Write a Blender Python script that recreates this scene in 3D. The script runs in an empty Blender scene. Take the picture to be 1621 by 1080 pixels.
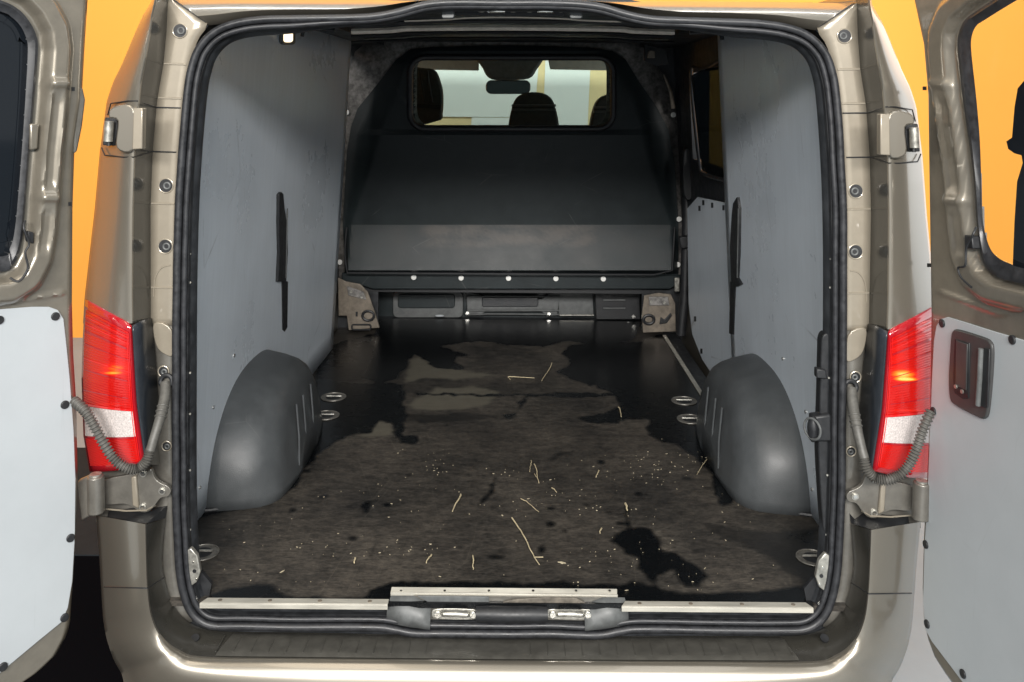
import bpy, math, random
import numpy as np
from mathutils import Vector, Matrix, noise
R = math.radians
rnd = random.Random(7)
# ------------------------------------------------------------------ camera
F, CX, HY, D0, HC = 1420.0, 807.0, 150.0, 1.94, 1.10
ROLL = R(0.45)
scene = bpy.context.scene
col = scene.collection
cam = bpy.data.cameras.new('camera')
camo = bpy.data.objects.new('camera', cam); col.objects.link(camo)
cam.lens = F / 1621 * 36; cam.sensor_width = 36
cam.shift_x = 0.0003; cam.shift_y = -390 / 1621
cam.clip_start = 0.05; cam.clip_end = 200
camo.matrix_world = Matrix.Translation((0, -D0, HC)) @ Matrix.Rotation(R(90), 4, 'X') @ Matrix.Rotation(ROLL, 4, 'Z')
scene.camera = camo
scene.view_settings.view_transform = 'Standard'
scene.view_settings.look = 'None'
scene.view_settings.exposure = 0
scene.view_settings.gamma = 1
# ------------------------------------------------------------------ world and lamps
world = bpy.data.worlds.new("World"); scene.world = world; world.use_nodes = True
bg = world.node_tree.nodes['Background']
bg.inputs['Color'].default_value = (0.80, 0.86, 0.90, 1); bg.inputs['Strength'].default_value = 0.52

def area(name, loc, target, sx, sy, power, color=(1, 1, 1)):
    l = bpy.data.lights.new(name, 'AREA'); l.shape = 'RECTANGLE'; l.size = sx; l.size_y = sy
    l.energy = power; l.color = color
    o = bpy.data.objects.new(name, l); col.objects.link(o); o.location = loc
    o.rotation_euler = (Vector(target) - Vector(loc)).to_track_quat('-Z', 'Y').to_euler()
    return o
area('showroom_ceiling_lamp', (0.0, -6.0, 3.1), (0, 0.6, 0.4), 5.0, 0.8, 860, (1.0, 0.97, 0.93))
area('overhead_fill_strip', (-0.9, -1.2, 3.3), (-0.9, -1.2, 0), 0.6, 3.0, 30, (1.0, 0.86, 0.68))  # unseen strip added for streaks on the paint and warm fill
area('overhead_fill_strip', (0.9, -1.2, 3.3), (0.9, -1.2, 0), 0.6, 3.0, 16, (1.0, 0.96, 0.9))  # second unseen strip, added for paint streaks
area('shop_window_light', (4.4, 1.9, 1.2), (0.9, 0.0, 0.7), 4.2, 3.2, 64, (0.95, 0.98, 1.0))
area('wall_wash_lamp', (0, 2.2, 4.6), (0, 4.5, 1.0), 8.0, 0.5, 205, (1.0, 0.97, 0.93))

# ------------------------------------------------------------------ projection helpers (pixel of the photograph -> point on a real plane)
def uv(px, py):
    x, y = px - 810.5, py - 540
    a = x * math.cos(ROLL) + y * math.sin(ROLL); b = -x * math.sin(ROLL) + y * math.cos(ROLL)
    return (a + 810.5 - CX) / F, (b + 540 - HY) / F
CAM = Vector((0, -D0, HC))
def W(px, py, Y):
    u, v = uv(px, py); d = D0 + Y
    return Vector((u * d, Y, HC - v * d))
def G(px, py, z=0.0):
    u, v = uv(px, py); d = (HC - z) / v
    return Vector((u * d, d - D0, z))
def hit(px, py, plane):
    u, v = uv(px, py); r = Vector((u, 1, -v)); p, n = plane
    t = (p - CAM).dot(n) / r.dot(n)
    return CAM + r * t
def topx(p):   # world -> photo pixel
    d = p[1] + D0; a = p[0] / d * F + CX - 810.5; b = (HC - p[2]) / d * F + HY - 540
    return a * math.cos(ROLL) - b * math.sin(ROLL) + 810.5, a * math.sin(ROLL) + b * math.cos(ROLL) + 540
def mx(p): return Vector((-p[0], p[1], p[2]))

# ------------------------------------------------------------------ materials
def mat(name, base, rough=0.5, metal=0.0, coat=0.0, spec=0.5, noise_amt=0.0, nscale=20, bump=0.0, bscale=200, emit=None, estr=0, coat_rough=0.05, rvar=0.0, stretch=(1, 1, 1), tint=None):
    m = bpy.data.materials.new(name); m.use_nodes = True
    nt = m.node_tree; b = nt.nodes['Principled BSDF']
    b.inputs['Base Color'].default_value = (*base, 1)
    b.inputs['Roughness'].default_value = rough; b.inputs['Metallic'].default_value = metal
    b.inputs['Coat Weight'].default_value = coat; b.inputs['Coat Roughness'].default_value = coat_rough
    b.inputs['Specular IOR Level'].default_value = spec
    if emit: b.inputs['Emission Color'].default_value = (*emit, 1); b.inputs['Emission Strength'].default_value = estr
    tc = nt.nodes.new('ShaderNodeTexCoord'); mp = nt.nodes.new('ShaderNodeMapping'); mp.inputs['Scale'].default_value = stretch
    nt.links.new(tc.outputs['Object'], mp.inputs['Vector'])
    if noise_amt or rvar:
        n = nt.nodes.new('ShaderNodeTexNoise'); n.inputs['Scale'].default_value = nscale; n.inputs['Detail'].default_value = 6; n.inputs['Roughness'].default_value = 0.65
        nt.links.new(mp.outputs['Vector'], n.inputs['Vector'])
        if noise_amt:
            r = nt.nodes.new('ShaderNodeValToRGB')
            lo = tuple(c * (1 - noise_amt) for c in base); hi = tint or tuple(min(1, c * (1 + noise_amt)) for c in base)
            r.color_ramp.elements[0].position = 0.35; r.color_ramp.elements[1].position = 0.68
            r.color_ramp.elements[0].color = (*lo, 1); r.color_ramp.elements[1].color = (*hi, 1)
            nt.links.new(n.outputs['Fac'], r.inputs['Fac']); nt.links.new(r.outputs['Color'], b.inputs['Base Color'])
        if rvar:
            mr = nt.nodes.new('ShaderNodeMapRange'); mr.inputs['From Min'].default_value = 0.3; mr.inputs['From Max'].default_value = 0.7
            mr.inputs['To Min'].default_value = max(0.02, rough - rvar); mr.inputs['To Max'].default_value = min(1, rough + rvar)
            nt.links.new(n.outputs['Fac'], mr.inputs['Value']); nt.links.new(mr.outputs['Result'], b.inputs['Roughness'])
    if bump:
        n2 = nt.nodes.new('ShaderNodeTexNoise'); n2.inputs['Scale'].default_value = bscale; n2.inputs['Detail'].default_value = 4
        nt.links.new(mp.outputs['Vector'], n2.inputs['Vector'])
        bp = nt.nodes.new('ShaderNodeBump'); bp.inputs['Strength'].default_value = bump; bp.inputs['Distance'].default_value = 0.002
        nt.links.new(n2.outputs['Fac'], bp.inputs['Height']); nt.links.new(bp.outputs['Normal'], b.inputs['Normal'])
    return m
PAINT = mat('bronze_paint', (0.25, 0.228, 0.19), 0.32, 0.68, 0.7, noise_amt=0.06, nscale=900, bump=0.02, bscale=14)
JAMB = mat('jamb_paint', (0.29, 0.255, 0.20), 0.36, 0.3, 0.8, noise_amt=0.05, nscale=30)
RETM = mat('dark_return', (0.045, 0.043, 0.037), 0.2, coat=0.3, noise_amt=0.12, nscale=20)  # darker than the body paint, for pillar and bumper returns
STEPM = mat('bumper_step_plastic', (0.060, 0.058, 0.051), 0.42, noise_amt=0.2, nscale=40, bump=0.15, bscale=400)
DOORP = mat('door_paint', (0.20, 0.18, 0.145), 0.34, 0.45, 1.0, noise_amt=0.10, nscale=25)
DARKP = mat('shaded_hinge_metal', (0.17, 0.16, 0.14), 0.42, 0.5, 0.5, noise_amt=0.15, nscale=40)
RUB = mat('seal_rubber', (0.022, 0.023, 0.026), 0.42, noise_amt=0.35, nscale=60, rvar=0.12)
BLK = mat('black_plastic', (0.014, 0.015, 0.017), 0.5, noise_amt=0.3, nscale=40, rvar=0.12)
GLOSSB = mat('gloss_black_housing', (0.02, 0.024, 0.03), 0.3, noise_amt=0.2, nscale=30)
INNER = mat('dark_inner_steel', (0.02, 0.022, 0.025), 0.45, noise_amt=0.4, nscale=25, rvar=0.15)
STEEL = mat('worn_steel', (0.42, 0.41, 0.37), 0.38, 0.7, noise_amt=0.35, nscale=60, rvar=0.12)
ALU = mat('aluminium_trim', (0.50, 0.48, 0.42), 0.45, 0.35, noise_amt=0.18, nscale=50, rvar=0.1, stretch=(.2, 1, 1))
CHROME = mat('bright_metal', (0.75, 0.74, 0.70), 0.22, 0.95, noise_amt=0.12, nscale=80)
BOWM = mat('roof_bow_paint', (0.72, 0.65, 0.56), 0.45, noise_amt=0.15, nscale=30)
BEIGE = mat('primer_steel', (0.20, 0.17, 0.135), 0.45, 0.2, 0.3, noise_amt=0.35, nscale=25)
ARCH = mat('arch_plastic', (0.074, 0.080, 0.084), 0.38, noise_amt=0.13, nscale=14, bump=0.25, bscale=500, rvar=0.08)
HOSE = mat('grey_hose', (0.085, 0.082, 0.074), 0.5, noise_amt=0.2, nscale=90)
GREYPL = mat('grey_plastic', (0.10, 0.105, 0.105), 0.48, noise_amt=0.25, nscale=35, rvar=0.1)
BULK = mat('bulkhead_plastic', (0.017, 0.023, 0.025), 0.42, spec=.28, noise_amt=0.18, nscale=9, bump=0.12, bscale=350, rvar=0.05)
def add_worn(m, colr, rgh):
    nt = m.node_tree; b = nt.nodes['Principled BSDF']; src = b.inputs['Base Color'].links[0].from_socket
    a = nt.nodes.new('ShaderNodeAttribute'); a.attribute_name = 'worn'; x = nt.nodes.new('ShaderNodeMix'); x.data_type = 'RGBA'
    nt.links.new(a.outputs['Fac'], x.inputs['Factor']); nt.links.new(src, x.inputs['A']); x.inputs['B'].default_value = (*colr, 1); nt.links.new(x.outputs['Result'], b.inputs['Base Color'])
add_worn(BULK, (.060, .055, .050), .3)
FELT = mat('bulkhead_steel', (0.22, 0.21, 0.20), 0.55, 0.1, noise_amt=0.5, nscale=45, bump=0.3, bscale=120)
DOORPAN = mat('door_lining', (0.385, 0.415, 0.435), 0.5, noise_amt=0.04, nscale=5, bump=0.05, bscale=260)
HEAD = mat('headliner', (0.6, 0.58, 0.52), 0.9, noise_amt=0.1, nscale=30)
SEATM = mat('seat_fabric', (0.05, 0.055, 0.055), 0.8, noise_amt=0.2, nscale=50)
RED = mat('red_lens', (0.55, 0.012, 0.012), 0.12, coat=1.0, emit=(0.9, 0.01, 0.01), estr=0.15)
DRED = mat('dark_red_lens', (0.32, 0.008, 0.014), 0.10, coat=1.0, emit=(0.7, 0.01, 0.02), estr=0.06)
WHITEL = mat('clear_lens', (0.56, 0.51, 0.49), 0.25, coat=.6, noise_amt=0.30, nscale=300, bump=.5, bscale=500)
TWIG = mat('pale_twig', (0.52, 0.44, 0.28), 0.7, noise_amt=0.25, nscale=120)
CHIP = mat('wood_chip', (0.46, 0.40, 0.28), 0.7, noise_amt=0.3, nscale=60)
LAMP = mat('lit_lamp', (1, 0.9, 0.7), 0.3, emit=(1, 0.80, 0.52), estr=2.2)
def panel_mat():
    m = mat('grey_ply_lining', (0.67, 0.73, 0.79), 0.32, noise_amt=0.06, nscale=2.2, bump=0.10, bscale=220, rvar=0.09)
    nt = m.node_tree; b = nt.nodes['Principled BSDF']
    # fine vertical streaks and scuffs of wear
    tc = nt.nodes.new('ShaderNodeTexCoord'); mp = nt.nodes.new('ShaderNodeMapping'); mp.inputs['Scale'].default_value = (1, 26, 1.6)
    nt.links.new(tc.outputs['Object'], mp.inputs['Vector'])
    n = nt.nodes.new('ShaderNodeTexNoise'); n.inputs['Scale'].default_value = 2.2; n.inputs['Detail'].default_value = 8; n.inputs['Roughness'].default_value = .7
    nt.links.new(mp.outputs['Vector'], n.inputs['Vector'])
    r = nt.nodes.new('ShaderNodeMapRange'); r.inputs['From Min'].default_value = .3; r.inputs['From Max'].default_value = .75; r.inputs['To Min'].default_value = .93; r.inputs['To Max'].default_value = 1.04
    nt.links.new(n.outputs['Fac'], r.inputs['Value'])
    mm = nt.nodes.new('ShaderNodeMix'); mm.data_type = 'RGBA'; mm.blend_type = 'MULTIPLY'; mm.inputs['Factor'].default_value = 1
    src = b.inputs['Base Color'].links[0].from_socket
    nt.links.new(src, mm.inputs['A']); nt.links.new(r.outputs['Result'], mm.inputs['B']); nt.links.new(mm.outputs['Result'], b.inputs['Base Color'])
    return m
PLY = panel_mat()
def scratches(m, colr, scale, stretch, rot, amt, width=.01):
    nt = m.node_tree; b = nt.nodes['Principled BSDF']; N = nt.nodes.new; L = nt.links.new
    tc = N('ShaderNodeTexCoord'); mp = N('ShaderNodeMapping'); mp.inputs['Scale'].default_value = stretch; mp.inputs['Rotation'].default_value = rot
    L(tc.outputs['Object'], mp.inputs['Vector'])
    wn = N('ShaderNodeTexNoise'); wn.inputs['Scale'].default_value = 3; L(mp.outputs['Vector'], wn.inputs['Vector'])
    v = N('ShaderNodeTexVoronoi'); v.feature = 'DISTANCE_TO_EDGE'; v.inputs['Scale'].default_value = scale; L(mp.outputs['Vector'], v.inputs['Vector'])
    mr = N('ShaderNodeMapRange'); mr.inputs['From Max'].default_value = width; mr.inputs['To Min'].default_value = 1; mr.inputs['To Max'].default_value = 0; L(v.outputs['Distance'], mr.inputs['Value'])
    gt = N('ShaderNodeMapRange'); gt.inputs['From Min'].default_value = .52; gt.inputs['From Max'].default_value = .66; gt.inputs['To Max'].default_value = amt
    n2 = N('ShaderNodeTexNoise'); n2.inputs['Scale'].default_value = 7; n2.inputs['Detail'].default_value = 3; L(tc.outputs['Object'], n2.inputs['Vector']); L(n2.outputs['Fac'], gt.inputs['Value'])
    mu = N('ShaderNodeMath'); mu.operation = 'MULTIPLY'; L(mr.outputs['Result'], mu.inputs[0]); L(gt.outputs['Result'], mu.inputs[1])
    x = N('ShaderNodeMix'); x.data_type = 'RGBA'; L(mu.outputs[0], x.inputs['Factor']); L(b.inputs['Base Color'].links[0].from_socket, x.inputs['A']); x.inputs['B'].default_value = (*colr, 1); L(x.outputs['Result'], b.inputs['Base Color'])
scratches(ARCH, (.22, .22, .21), 9, (1, 1, .35), (.3, .2, .5), .16)
scratches(DOORPAN, (.30, .31, .32), 6, (1, 1, .3), (.5, .1, .4), .45, .006)
scratches(PLY, (.22, .23, .24), 5, (1, .6, .3), (.2, .3, .1), .5, .007)
scratches(BULK, (.10, .10, .10), 5, (.5, 1, 1.2), (.1, .3, .8), .6, .007)
def glass_mat(name, tint, gloss, rough=0.02):
    m = bpy.data.materials.new(name); m.use_nodes = True; nt = m.node_tree; nt.nodes.clear()
    o = nt.nodes.new('ShaderNodeOutputMaterial'); mix = nt.nodes.new('ShaderNodeMixShader')
    t = nt.nodes.new('ShaderNodeBsdfTransparent'); t.inputs['Color'].default_value = (*tint, 1)
    g = nt.nodes.new('ShaderNodeBsdfGlossy'); g.inputs['Roughness'].default_value = rough
    f0 = nt.nodes.new('ShaderNodeLayerWeight'); f0.inputs['Blend'].default_value = .5
    f = nt.nodes.new('ShaderNodeMath'); f.operation = 'POWER'; f.inputs[1].default_value = 5; nt.links.new(f0.outputs['Facing'], f.inputs[0])
    f2 = nt.nodes.new('ShaderNodeMath'); f2.operation = 'MULTIPLY'; f2.inputs[1].default_value = .35; nt.links.new(f.outputs[0], f2.inputs[0]); f = f2
    mth = nt.nodes.new('ShaderNodeMath'); mth.operation = 'ADD'; mth.inputs[1].default_value = gloss
    nt.links.new(f.outputs[0], mth.inputs[0]); nt.links.new(mth.outputs[0], mix.inputs['Fac'])
    nt.links.new(t.outputs[0], mix.inputs[1]); nt.links.new(g.outputs[0], mix.inputs[2]); nt.links.new(mix.outputs[0], o.inputs['Surface'])
    return m
GLASS_B = glass_mat('bulkhead_glass', (0.82, 0.88, 0.86), 0.0)
GLASS_C = glass_mat('clear_door_glass', (0.97, 0.97, 0.97), 0.0)
GLASS_D = mat('dark_tinted_glass', (0.006, 0.008, 0.011), 0.05, spec=0.6)

def dark_floor():
    m = bpy.data.materials.new('cargo_floor_ply'); m.use_nodes = True; nt = m.node_tree; b = nt.nodes['Principled BSDF']
    N = nt.nodes.new; L = nt.links.new
    tc = N('ShaderNodeTexCoord')
    def noi(sc, det, stretch=(1, 1, 1), rough=.6):
        mp = N('ShaderNodeMapping'); mp.inputs['Scale'].default_value = stretch; L(tc.outputs['Object'], mp.inputs['Vector'])
        n = N('ShaderNodeTexNoise'); n.inputs['Scale'].default_value = sc; n.inputs['Detail'].default_value = det; n.inputs['Roughness'].default_value = rough
        L(mp.outputs['Vector'], n.inputs['Vector']); return n.outputs['Fac']
    big = noi(3.0, 8); fine = noi(130, 4, (.5, 1.4, 1), .7); grain = noi(26, 10, (.7, 1.5, 1), .78)
    r1 = N('ShaderNodeValToRGB'); e = r1.color_ramp.elements
    e[0].position = .32; e[0].color = (.017, .0165, .016, 1); e[1].position = .68; e[1].color = (.092, .083, .072, 1)
    L(grain, r1.inputs['Fac'])
    r2 = N('ShaderNodeValToRGB'); e = r2.color_ramp.elements
    e[0].position = .34; e[0].color = (.38, .40, .43, 1); e[1].position = .66; e[1].color = (1.30, 1.27, 1.22, 1); L(big, r2.inputs['Fac'])
    r3 = N('ShaderNodeValToRGB'); e = r3.color_ramp.elements
    e[0].position = .34; e[0].color = (.55, .55, .55, 1); e[1].position = .70; e[1].color = (1.55, 1.5, 1.45, 1); L(fine, r3.inputs['Fac'])
    def mul(a, c):
        x = N('ShaderNodeMix'); x.data_type = 'RGBA'; x.blend_type = 'MULTIPLY'; x.inputs['Factor'].default_value = 1; x.clamp_result = False
        L(a, x.inputs['A']); L(c, x.inputs['B']); return x.outputs['Result']
    dry = mul(mul(r1.outputs['Color'], r2.outputs['Color']), r3.outputs['Color'])
    at = N('ShaderNodeAttribute'); at.attribute_name = 'worn'
    lt = N('ShaderNodeMix'); lt.data_type = 'RGBA'; L(at.outputs['Fac'], lt.inputs['Factor']); L(dry, lt.inputs['A'])
    pale = N('ShaderNodeValToRGB'); pale.color_ramp.elements[0].color = (.06, .052, .04, 1); pale.color_ramp.elements[1].color = (.15, .14, .11, 1); L(grain, pale.inputs['Fac']); L(pale.outputs['Color'], lt.inputs['B'])
    # pale scratches
    wv = N('ShaderNodeTexVoronoi'); wv.feature = 'DISTANCE_TO_EDGE'; wv.inputs['Scale'].default_value = 5
    mp = N('ShaderNodeMapping'); mp.inputs['Scale'].default_value = (2.2, .6, 1); mp.inputs['Rotation'].default_value = (0, 0, .5); L(tc.outputs['Object'], mp.inputs['Vector']); L(mp.outputs['Vector'], wv.inputs['Vector'])
    sc = N('ShaderNodeMapRange'); sc.inputs['From Min'].default_value = 0; sc.inputs['From Max'].default_value = .008; sc.inputs['To Min'].default_value = .22; sc.inputs['To Max'].default_value = 0; L(wv.outputs['Distance'], sc.inputs['Value'])
    s2 = N('ShaderNodeMath'); s2.operation = 'MULTIPLY'; L(sc.outputs['Result'], s2.inputs[0]); L(big, s2.inputs[1])
    ls = N('ShaderNodeMix'); ls.data_type = 'RGBA'; L(s2.outputs[0], ls.inputs['Factor']); L(lt.outputs['Result'], ls.inputs['A']); ls.inputs['B'].default_value = (.2, .18, .14, 1)
    aw = N('ShaderNodeAttribute'); aw.attribute_name = 'wet'
    ad = N('ShaderNodeMath'); ad.operation = 'ADD'; ng = N('ShaderNodeMapRange'); ng.inputs['To Min'].default_value = -.42; ng.inputs['To Max'].default_value = .42; L(grain, ng.inputs['Value'])
    L(aw.outputs['Fac'], ad.inputs[0]); L(ng.outputs['Result'], ad.inputs[1])
    th = N('ShaderNodeMapRange'); th.inputs['From Min'].default_value = .24; th.inputs['From Max'].default_value = .86
    bd = N('ShaderNodeMapRange'); bd.inputs['From Min'].default_value = .45; bd.inputs['From Max'].default_value = .25; bd.inputs['To Max'].default_value = .42; L(noi(5.5, 9, (1, .8, 1), .7), bd.inputs['Value'])
    a2 = N('ShaderNodeMath'); a2.operation = 'ADD'; L(ad.outputs[0], a2.inputs[0]); L(bd.outputs['Result'], a2.inputs[1]); L(a2.outputs[0], th.inputs['Value'])
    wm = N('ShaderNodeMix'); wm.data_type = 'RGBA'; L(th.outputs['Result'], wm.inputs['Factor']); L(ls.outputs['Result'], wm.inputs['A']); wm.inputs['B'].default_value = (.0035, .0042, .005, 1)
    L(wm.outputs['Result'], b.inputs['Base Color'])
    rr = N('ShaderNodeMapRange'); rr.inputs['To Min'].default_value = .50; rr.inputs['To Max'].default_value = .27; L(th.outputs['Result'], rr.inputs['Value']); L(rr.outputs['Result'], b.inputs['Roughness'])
    b.inputs['Specular IOR Level'].default_value = .35
    bp = N('ShaderNodeBump'); bp.inputs['Strength'].default_value = .18; bp.inputs['Distance'].default_value = .001; L(fine, bp.inputs['Height']); L(bp.outputs['Normal'], b.inputs['Normal'])
    return m

# ------------------------------------------------------------------ mesh helpers
def cat(pts, n, closed=False):
    pts = [Vector(p) for p in pts]; N = len(pts); segs = N if closed else N - 1; out = []
    g = lambda i: pts[i % N] if closed else pts[max(0, min(N - 1, i))]
    for k in range(n):
        t = k / n * segs if closed else k / (n - 1) * segs
        i = min(int(t), segs - 1); f = t - i
        a, b, c, d = g(i - 1), g(i), g(i + 1), g(i + 2)
        out.append(0.5 * ((2 * b) + (c - a) * f + (2 * a - 5 * b + 4 * c - d) * f * f + (3 * b - a - 3 * c + d) * f ** 3))
    return out
def cat2(pts, n, closed=False): return [(v.x, v.y) for v in cat([(p[0], p[1], 0) for p in pts], n, closed)]
class MB:
    def __init__(s): s.v = []; s.f = []
    def prism(s, pts, vec):
        vec = Vector(vec); n = len(pts); o = len(s.v)
        s.v += [Vector(p) for p in pts] + [Vector(p) + vec for p in pts]
        s.f.append(list(range(o, o + n))); s.f.append(list(range(o + 2 * n - 1, o + n - 1, -1)))
        for i in range(n):
            j = (i + 1) % n; s.f.append([o + j, o + i, o + n + i, o + n + j])
        return s
    def grid(s, rows, closed_u=False, closed_v=False, keep=None):
        o = len(s.v); R_ = len(rows); C = len(rows[0])
        for r in rows: s.v += [Vector(p) for p in r]
        for i in range(R_ if closed_v else R_ - 1):
            for j in range(C if closed_u else C - 1):
                if keep and not keep(i, j): continue
                i2, j2 = (i + 1) % R_, (j + 1) % C
                s.f.append([o + i * C + j, o + i * C + j2, o + i2 * C + j2, o + i2 * C + j])
        return s
    def tube(s, path, r, seg=10, closed=False, flat=None):
        path = [Vector(p) for p in path]; n = len(path); rows = []
        up = None
        for i, p in enumerate(path):
            a = path[(i - 1) % n] if (closed or i > 0) else p; b = path[(i + 1) % n] if (closed or i < n - 1) else p
            t = (b - a).normalized()
            if up is None: up = Vector((0, 1, 0)) if abs(t.y) < .9 else Vector((1, 0, 0))
            x = t.cross(up).normalized(); up2 = x.cross(t).normalized(); up = up2
            rr = r(i / max(1, n - 1)) if callable(r) else r
            rows.append([p + (x * math.cos(q) + up2 * math.sin(q)) * rr for q in [2 * math.pi * k / seg for k in range(seg)]])
        s.grid(rows, closed_u=True, closed_v=closed)
        if not closed:
            o = len(s.v) - n * seg; s.f.append(list(range(o, o + seg))[::-1]); s.f.append(list(range(o + (n - 1) * seg, o + n * seg)))
        return s
    def disc(s, c, nrm, r, h, seg=16, ry=None):
        c = Vector(c); q = Vector(nrm).normalized(); a = q.orthogonal().normalized(); 
        if abs(q.z) < .9: a = Vector((0, 0, 1)).cross(q).normalized()
        b = q.cross(a); ry = ry or r
        s.prism([c + a * r * math.cos(t) + b * ry * math.sin(t) for t in [2 * math.pi * k / seg for k in range(seg)]], q * h); return s
    def ring(s, c, nrm, R0, r, seg=24, ry=None, s2=8):
        c = Vector(c); q = Vector(nrm).normalized(); a = q.orthogonal().normalized()
        if abs(q.z) < .9: a = Vector((0, 0, 1)).cross(q).normalized()
        b = q.cross(a); ry = ry or R0
        rows = []
        for k in range(seg):
            t = 2 * math.pi * k / seg; dirv = a * math.cos(t) * R0 + b * math.sin(t) * ry; e = dirv.normalized()
            rows.append([c + dirv + (e * math.cos(w) + q * math.sin(w)) * r for w in [2 * math.pi * m / s2 for m in range(s2)]])
        s.grid(rows, True, True); return s
    def box(s, lo, hi):
        x0, y0, z0 = lo; x1, y1, z1 = hi
        s.prism([(x0, y0, z0), (x1, y0, z0), (x1, y0, z1), (x0, y0, z1)], (0, y1 - y0, 0)); return s
    def ell(s, c, r, seg=16, rg=10, warp=None):
        c = Vector(c); rows = []
        for i in range(rg + 1):
            ph = math.pi * i / rg
            row = [Vector((r[0] * math.sin(ph) * math.cos(t), r[1] * math.sin(ph) * math.sin(t), r[2] * math.cos(ph))) for t in [2 * math.pi * k / seg for k in range(seg)]]
            rows.append([c + (warp(p) if warp else p) for p in row])
        s.grid(rows, True); return s
    def mirror(s):
        m = MB(); m.v = [mx(p) for p in s.v]; m.f = [f[::-1] for f in s.f]; return m
    def build(s, name, material, parent=None, smooth=40, bevel=0, bseg=2, label=None, sub=0, solid=0, soff=-1, kind=None):
        me = bpy.data.meshes.new(name); me.from_pydata([tuple(p) for p in s.v], [], s.f); me.validate(); me.update()
        me.materials.append(material)
        if smooth:
            me.shade_smooth(); me.set_sharp_from_angle(angle=R(smooth))
        o = bpy.data.objects.new(name, me); col.objects.link(o); o.parent = parent
        if solid: q = o.modifiers.new('solidify', 'SOLIDIFY'); q.thickness = solid; q.offset = soff
        if bevel: q = o.modifiers.new('bevel', 'BEVEL'); q.width = bevel; q.segments = bseg; q.limit_method = 'ANGLE'; q.angle_limit = R(40)
        if sub: q = o.modifiers.new('subsurf', 'SUBSURF'); q.levels = sub; q.render_levels = sub
        if label: o['label'] = label
        if kind: o['kind'] = kind
        return o
def both(mb, name, material, parent, parent2=None, **kw):
    a = mb.build(name, material, parent, **kw); b = mb.mirror().build(name, material, parent2 or parent, **kw); return a, b
def empty(name, loc=(0, 0, 0)):
    o = bpy.data.objects.new(name, None); col.objects.link(o); o.location = loc; o.empty_display_size = .1; return o
def pxprism(pts, Y, th, smooth_n=0, closed=True):
    if smooth_n: pts = cat2(pts, smooth_n, True)
    return MB().prism([W(x, y, Y) for x, y in pts], (0, th, 0))
def plprism(pts, plane, off, th, n=0):
    """polygon traced on a real plane, lifted `off` along its normal, `th` thick backwards"""
    if n: pts = cat2(pts, n, True)
    nr = plane[1]; pl = (plane[0] + nr * off, nr)
    return MB().prism([hit(x, y, pl) for x, y in pts], -nr * th)
ip = lambda x, tab: float(np.interp(x, [t[0] for t in tab], [t[1] for t in tab]))
def sst(a, b, x): t = max(0, min(1, (x - a) / (b - a))); return t * t * (3 - 2 * t)

# ------------------------------------------------------------------ the setting
GZ = -0.65
def thing(o, label, cat_, group=None):
    o['label'] = label; o['category'] = cat_
    if group: o['group'] = group
    return o
FLOORM = mat('grey_floor_coating', (0.27, 0.31, 0.34), 0.6, noise_amt=0.10, nscale=1.2, rvar=0.06)
gr = MB().box((-30, -30, GZ - .1), (30, 30, GZ)).build('floor', FLOORM, None, smooth=0); gr['kind'] = 'structure'
ORANGE = mat('orange_wall_paint', (0.93, 0.40, 0.055), 0.75, noise_amt=0.015, nscale=.8)
HAZEW = mat('hazed_wall_colour', (0.66, 0.55, 0.30), 0.8, noise_amt=0.02, nscale=1)  # orange of the wall with the glass haze put into its colour
PALEW = mat('pale_wall_paint', (0.66, 0.71, 0.68), 0.8, noise_amt=0.02, nscale=1)
WY = 4.43
wall = empty('wall', (0, WY, GZ)); thing(wall, 'plain orange wall far behind the van, with pale panels seen through the bulkhead window', 'wall')
def wchild(mb, name, m, **k):
    o = mb.build(name, m, wall, **k); o.location = (0, -WY, -GZ); return o
wchild(MB().box((-9, WY, GZ), (9, WY + .15, 4.6)), 'wall_face', ORANGE, smooth=0)
wchild(MB().box((-7.2, -.5, GZ), (-7.05, WY, 4.6)), 'side_wall', ORANGE, smooth=0)
a = W(590, 50, WY - .012); b = W(985, 300, WY - .012)
wchild(MB().box((a.x, WY - .012, b.z), (b.x + .1, WY - .001, a.z)), 'haze_panel', HAZEW, smooth=0)  # added backing sheet, coloured like the wall seen through haze
for (x0, y0, x1, y1) in ((600, 60, 846, 186), (858, 60, 926, 290), (740, 186, 846, 290)):
    a = W(x0, y0, WY - .02); b = W(x1, y1, WY - .02)
    wchild(MB().prism([(a.x + .03, WY - .02, a.z), (b.x + .04, WY - .02, a.z), (b.x, WY - .02, b.z), (a.x, WY - .02, b.z)], (0, .017, 0)), 'pale_panel', PALEW, smooth=0)
shade_black = mat('black_floor_shade', (0.004, 0.004, 0.005), 0.9, spec=.0, bump=.2, bscale=60)  # black of the sheet that paints shade onto the floor
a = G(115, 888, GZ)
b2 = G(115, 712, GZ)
m2 = MB().box((-6.5, a.y + .02, GZ + .001), (-.2, b2.y, GZ + .012)).build('dark_floor', mat('dark_grey_floor', (0.020, 0.024, 0.028), 0.8, spec=.1, noise_amt=.1), None, bevel=.003)  # added sheet that darkens the floor beyond the black one
thing(m2, 'dark grey floor strip beyond the black sheet, seen between left door and tail light', 'floor sheet')
mt = MB().box((-3.2, -4.5, GZ + .001), (-.2, a.y, GZ + .02)).build('dark_floor', shade_black, None, bevel=.004)  # added black sheet, paints the van's shade on the floor
thing(mt, 'black sheet standing in for shade on the floor under the left rear corner of the van', 'floor sheet')

# ------------------------------------------------------------------ the van
van = empty('cargo_van', (0, 0, 0))
thing(van, 'bronze van seen from behind, both rear doors open, empty grey lined cargo bay', 'van')
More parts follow.
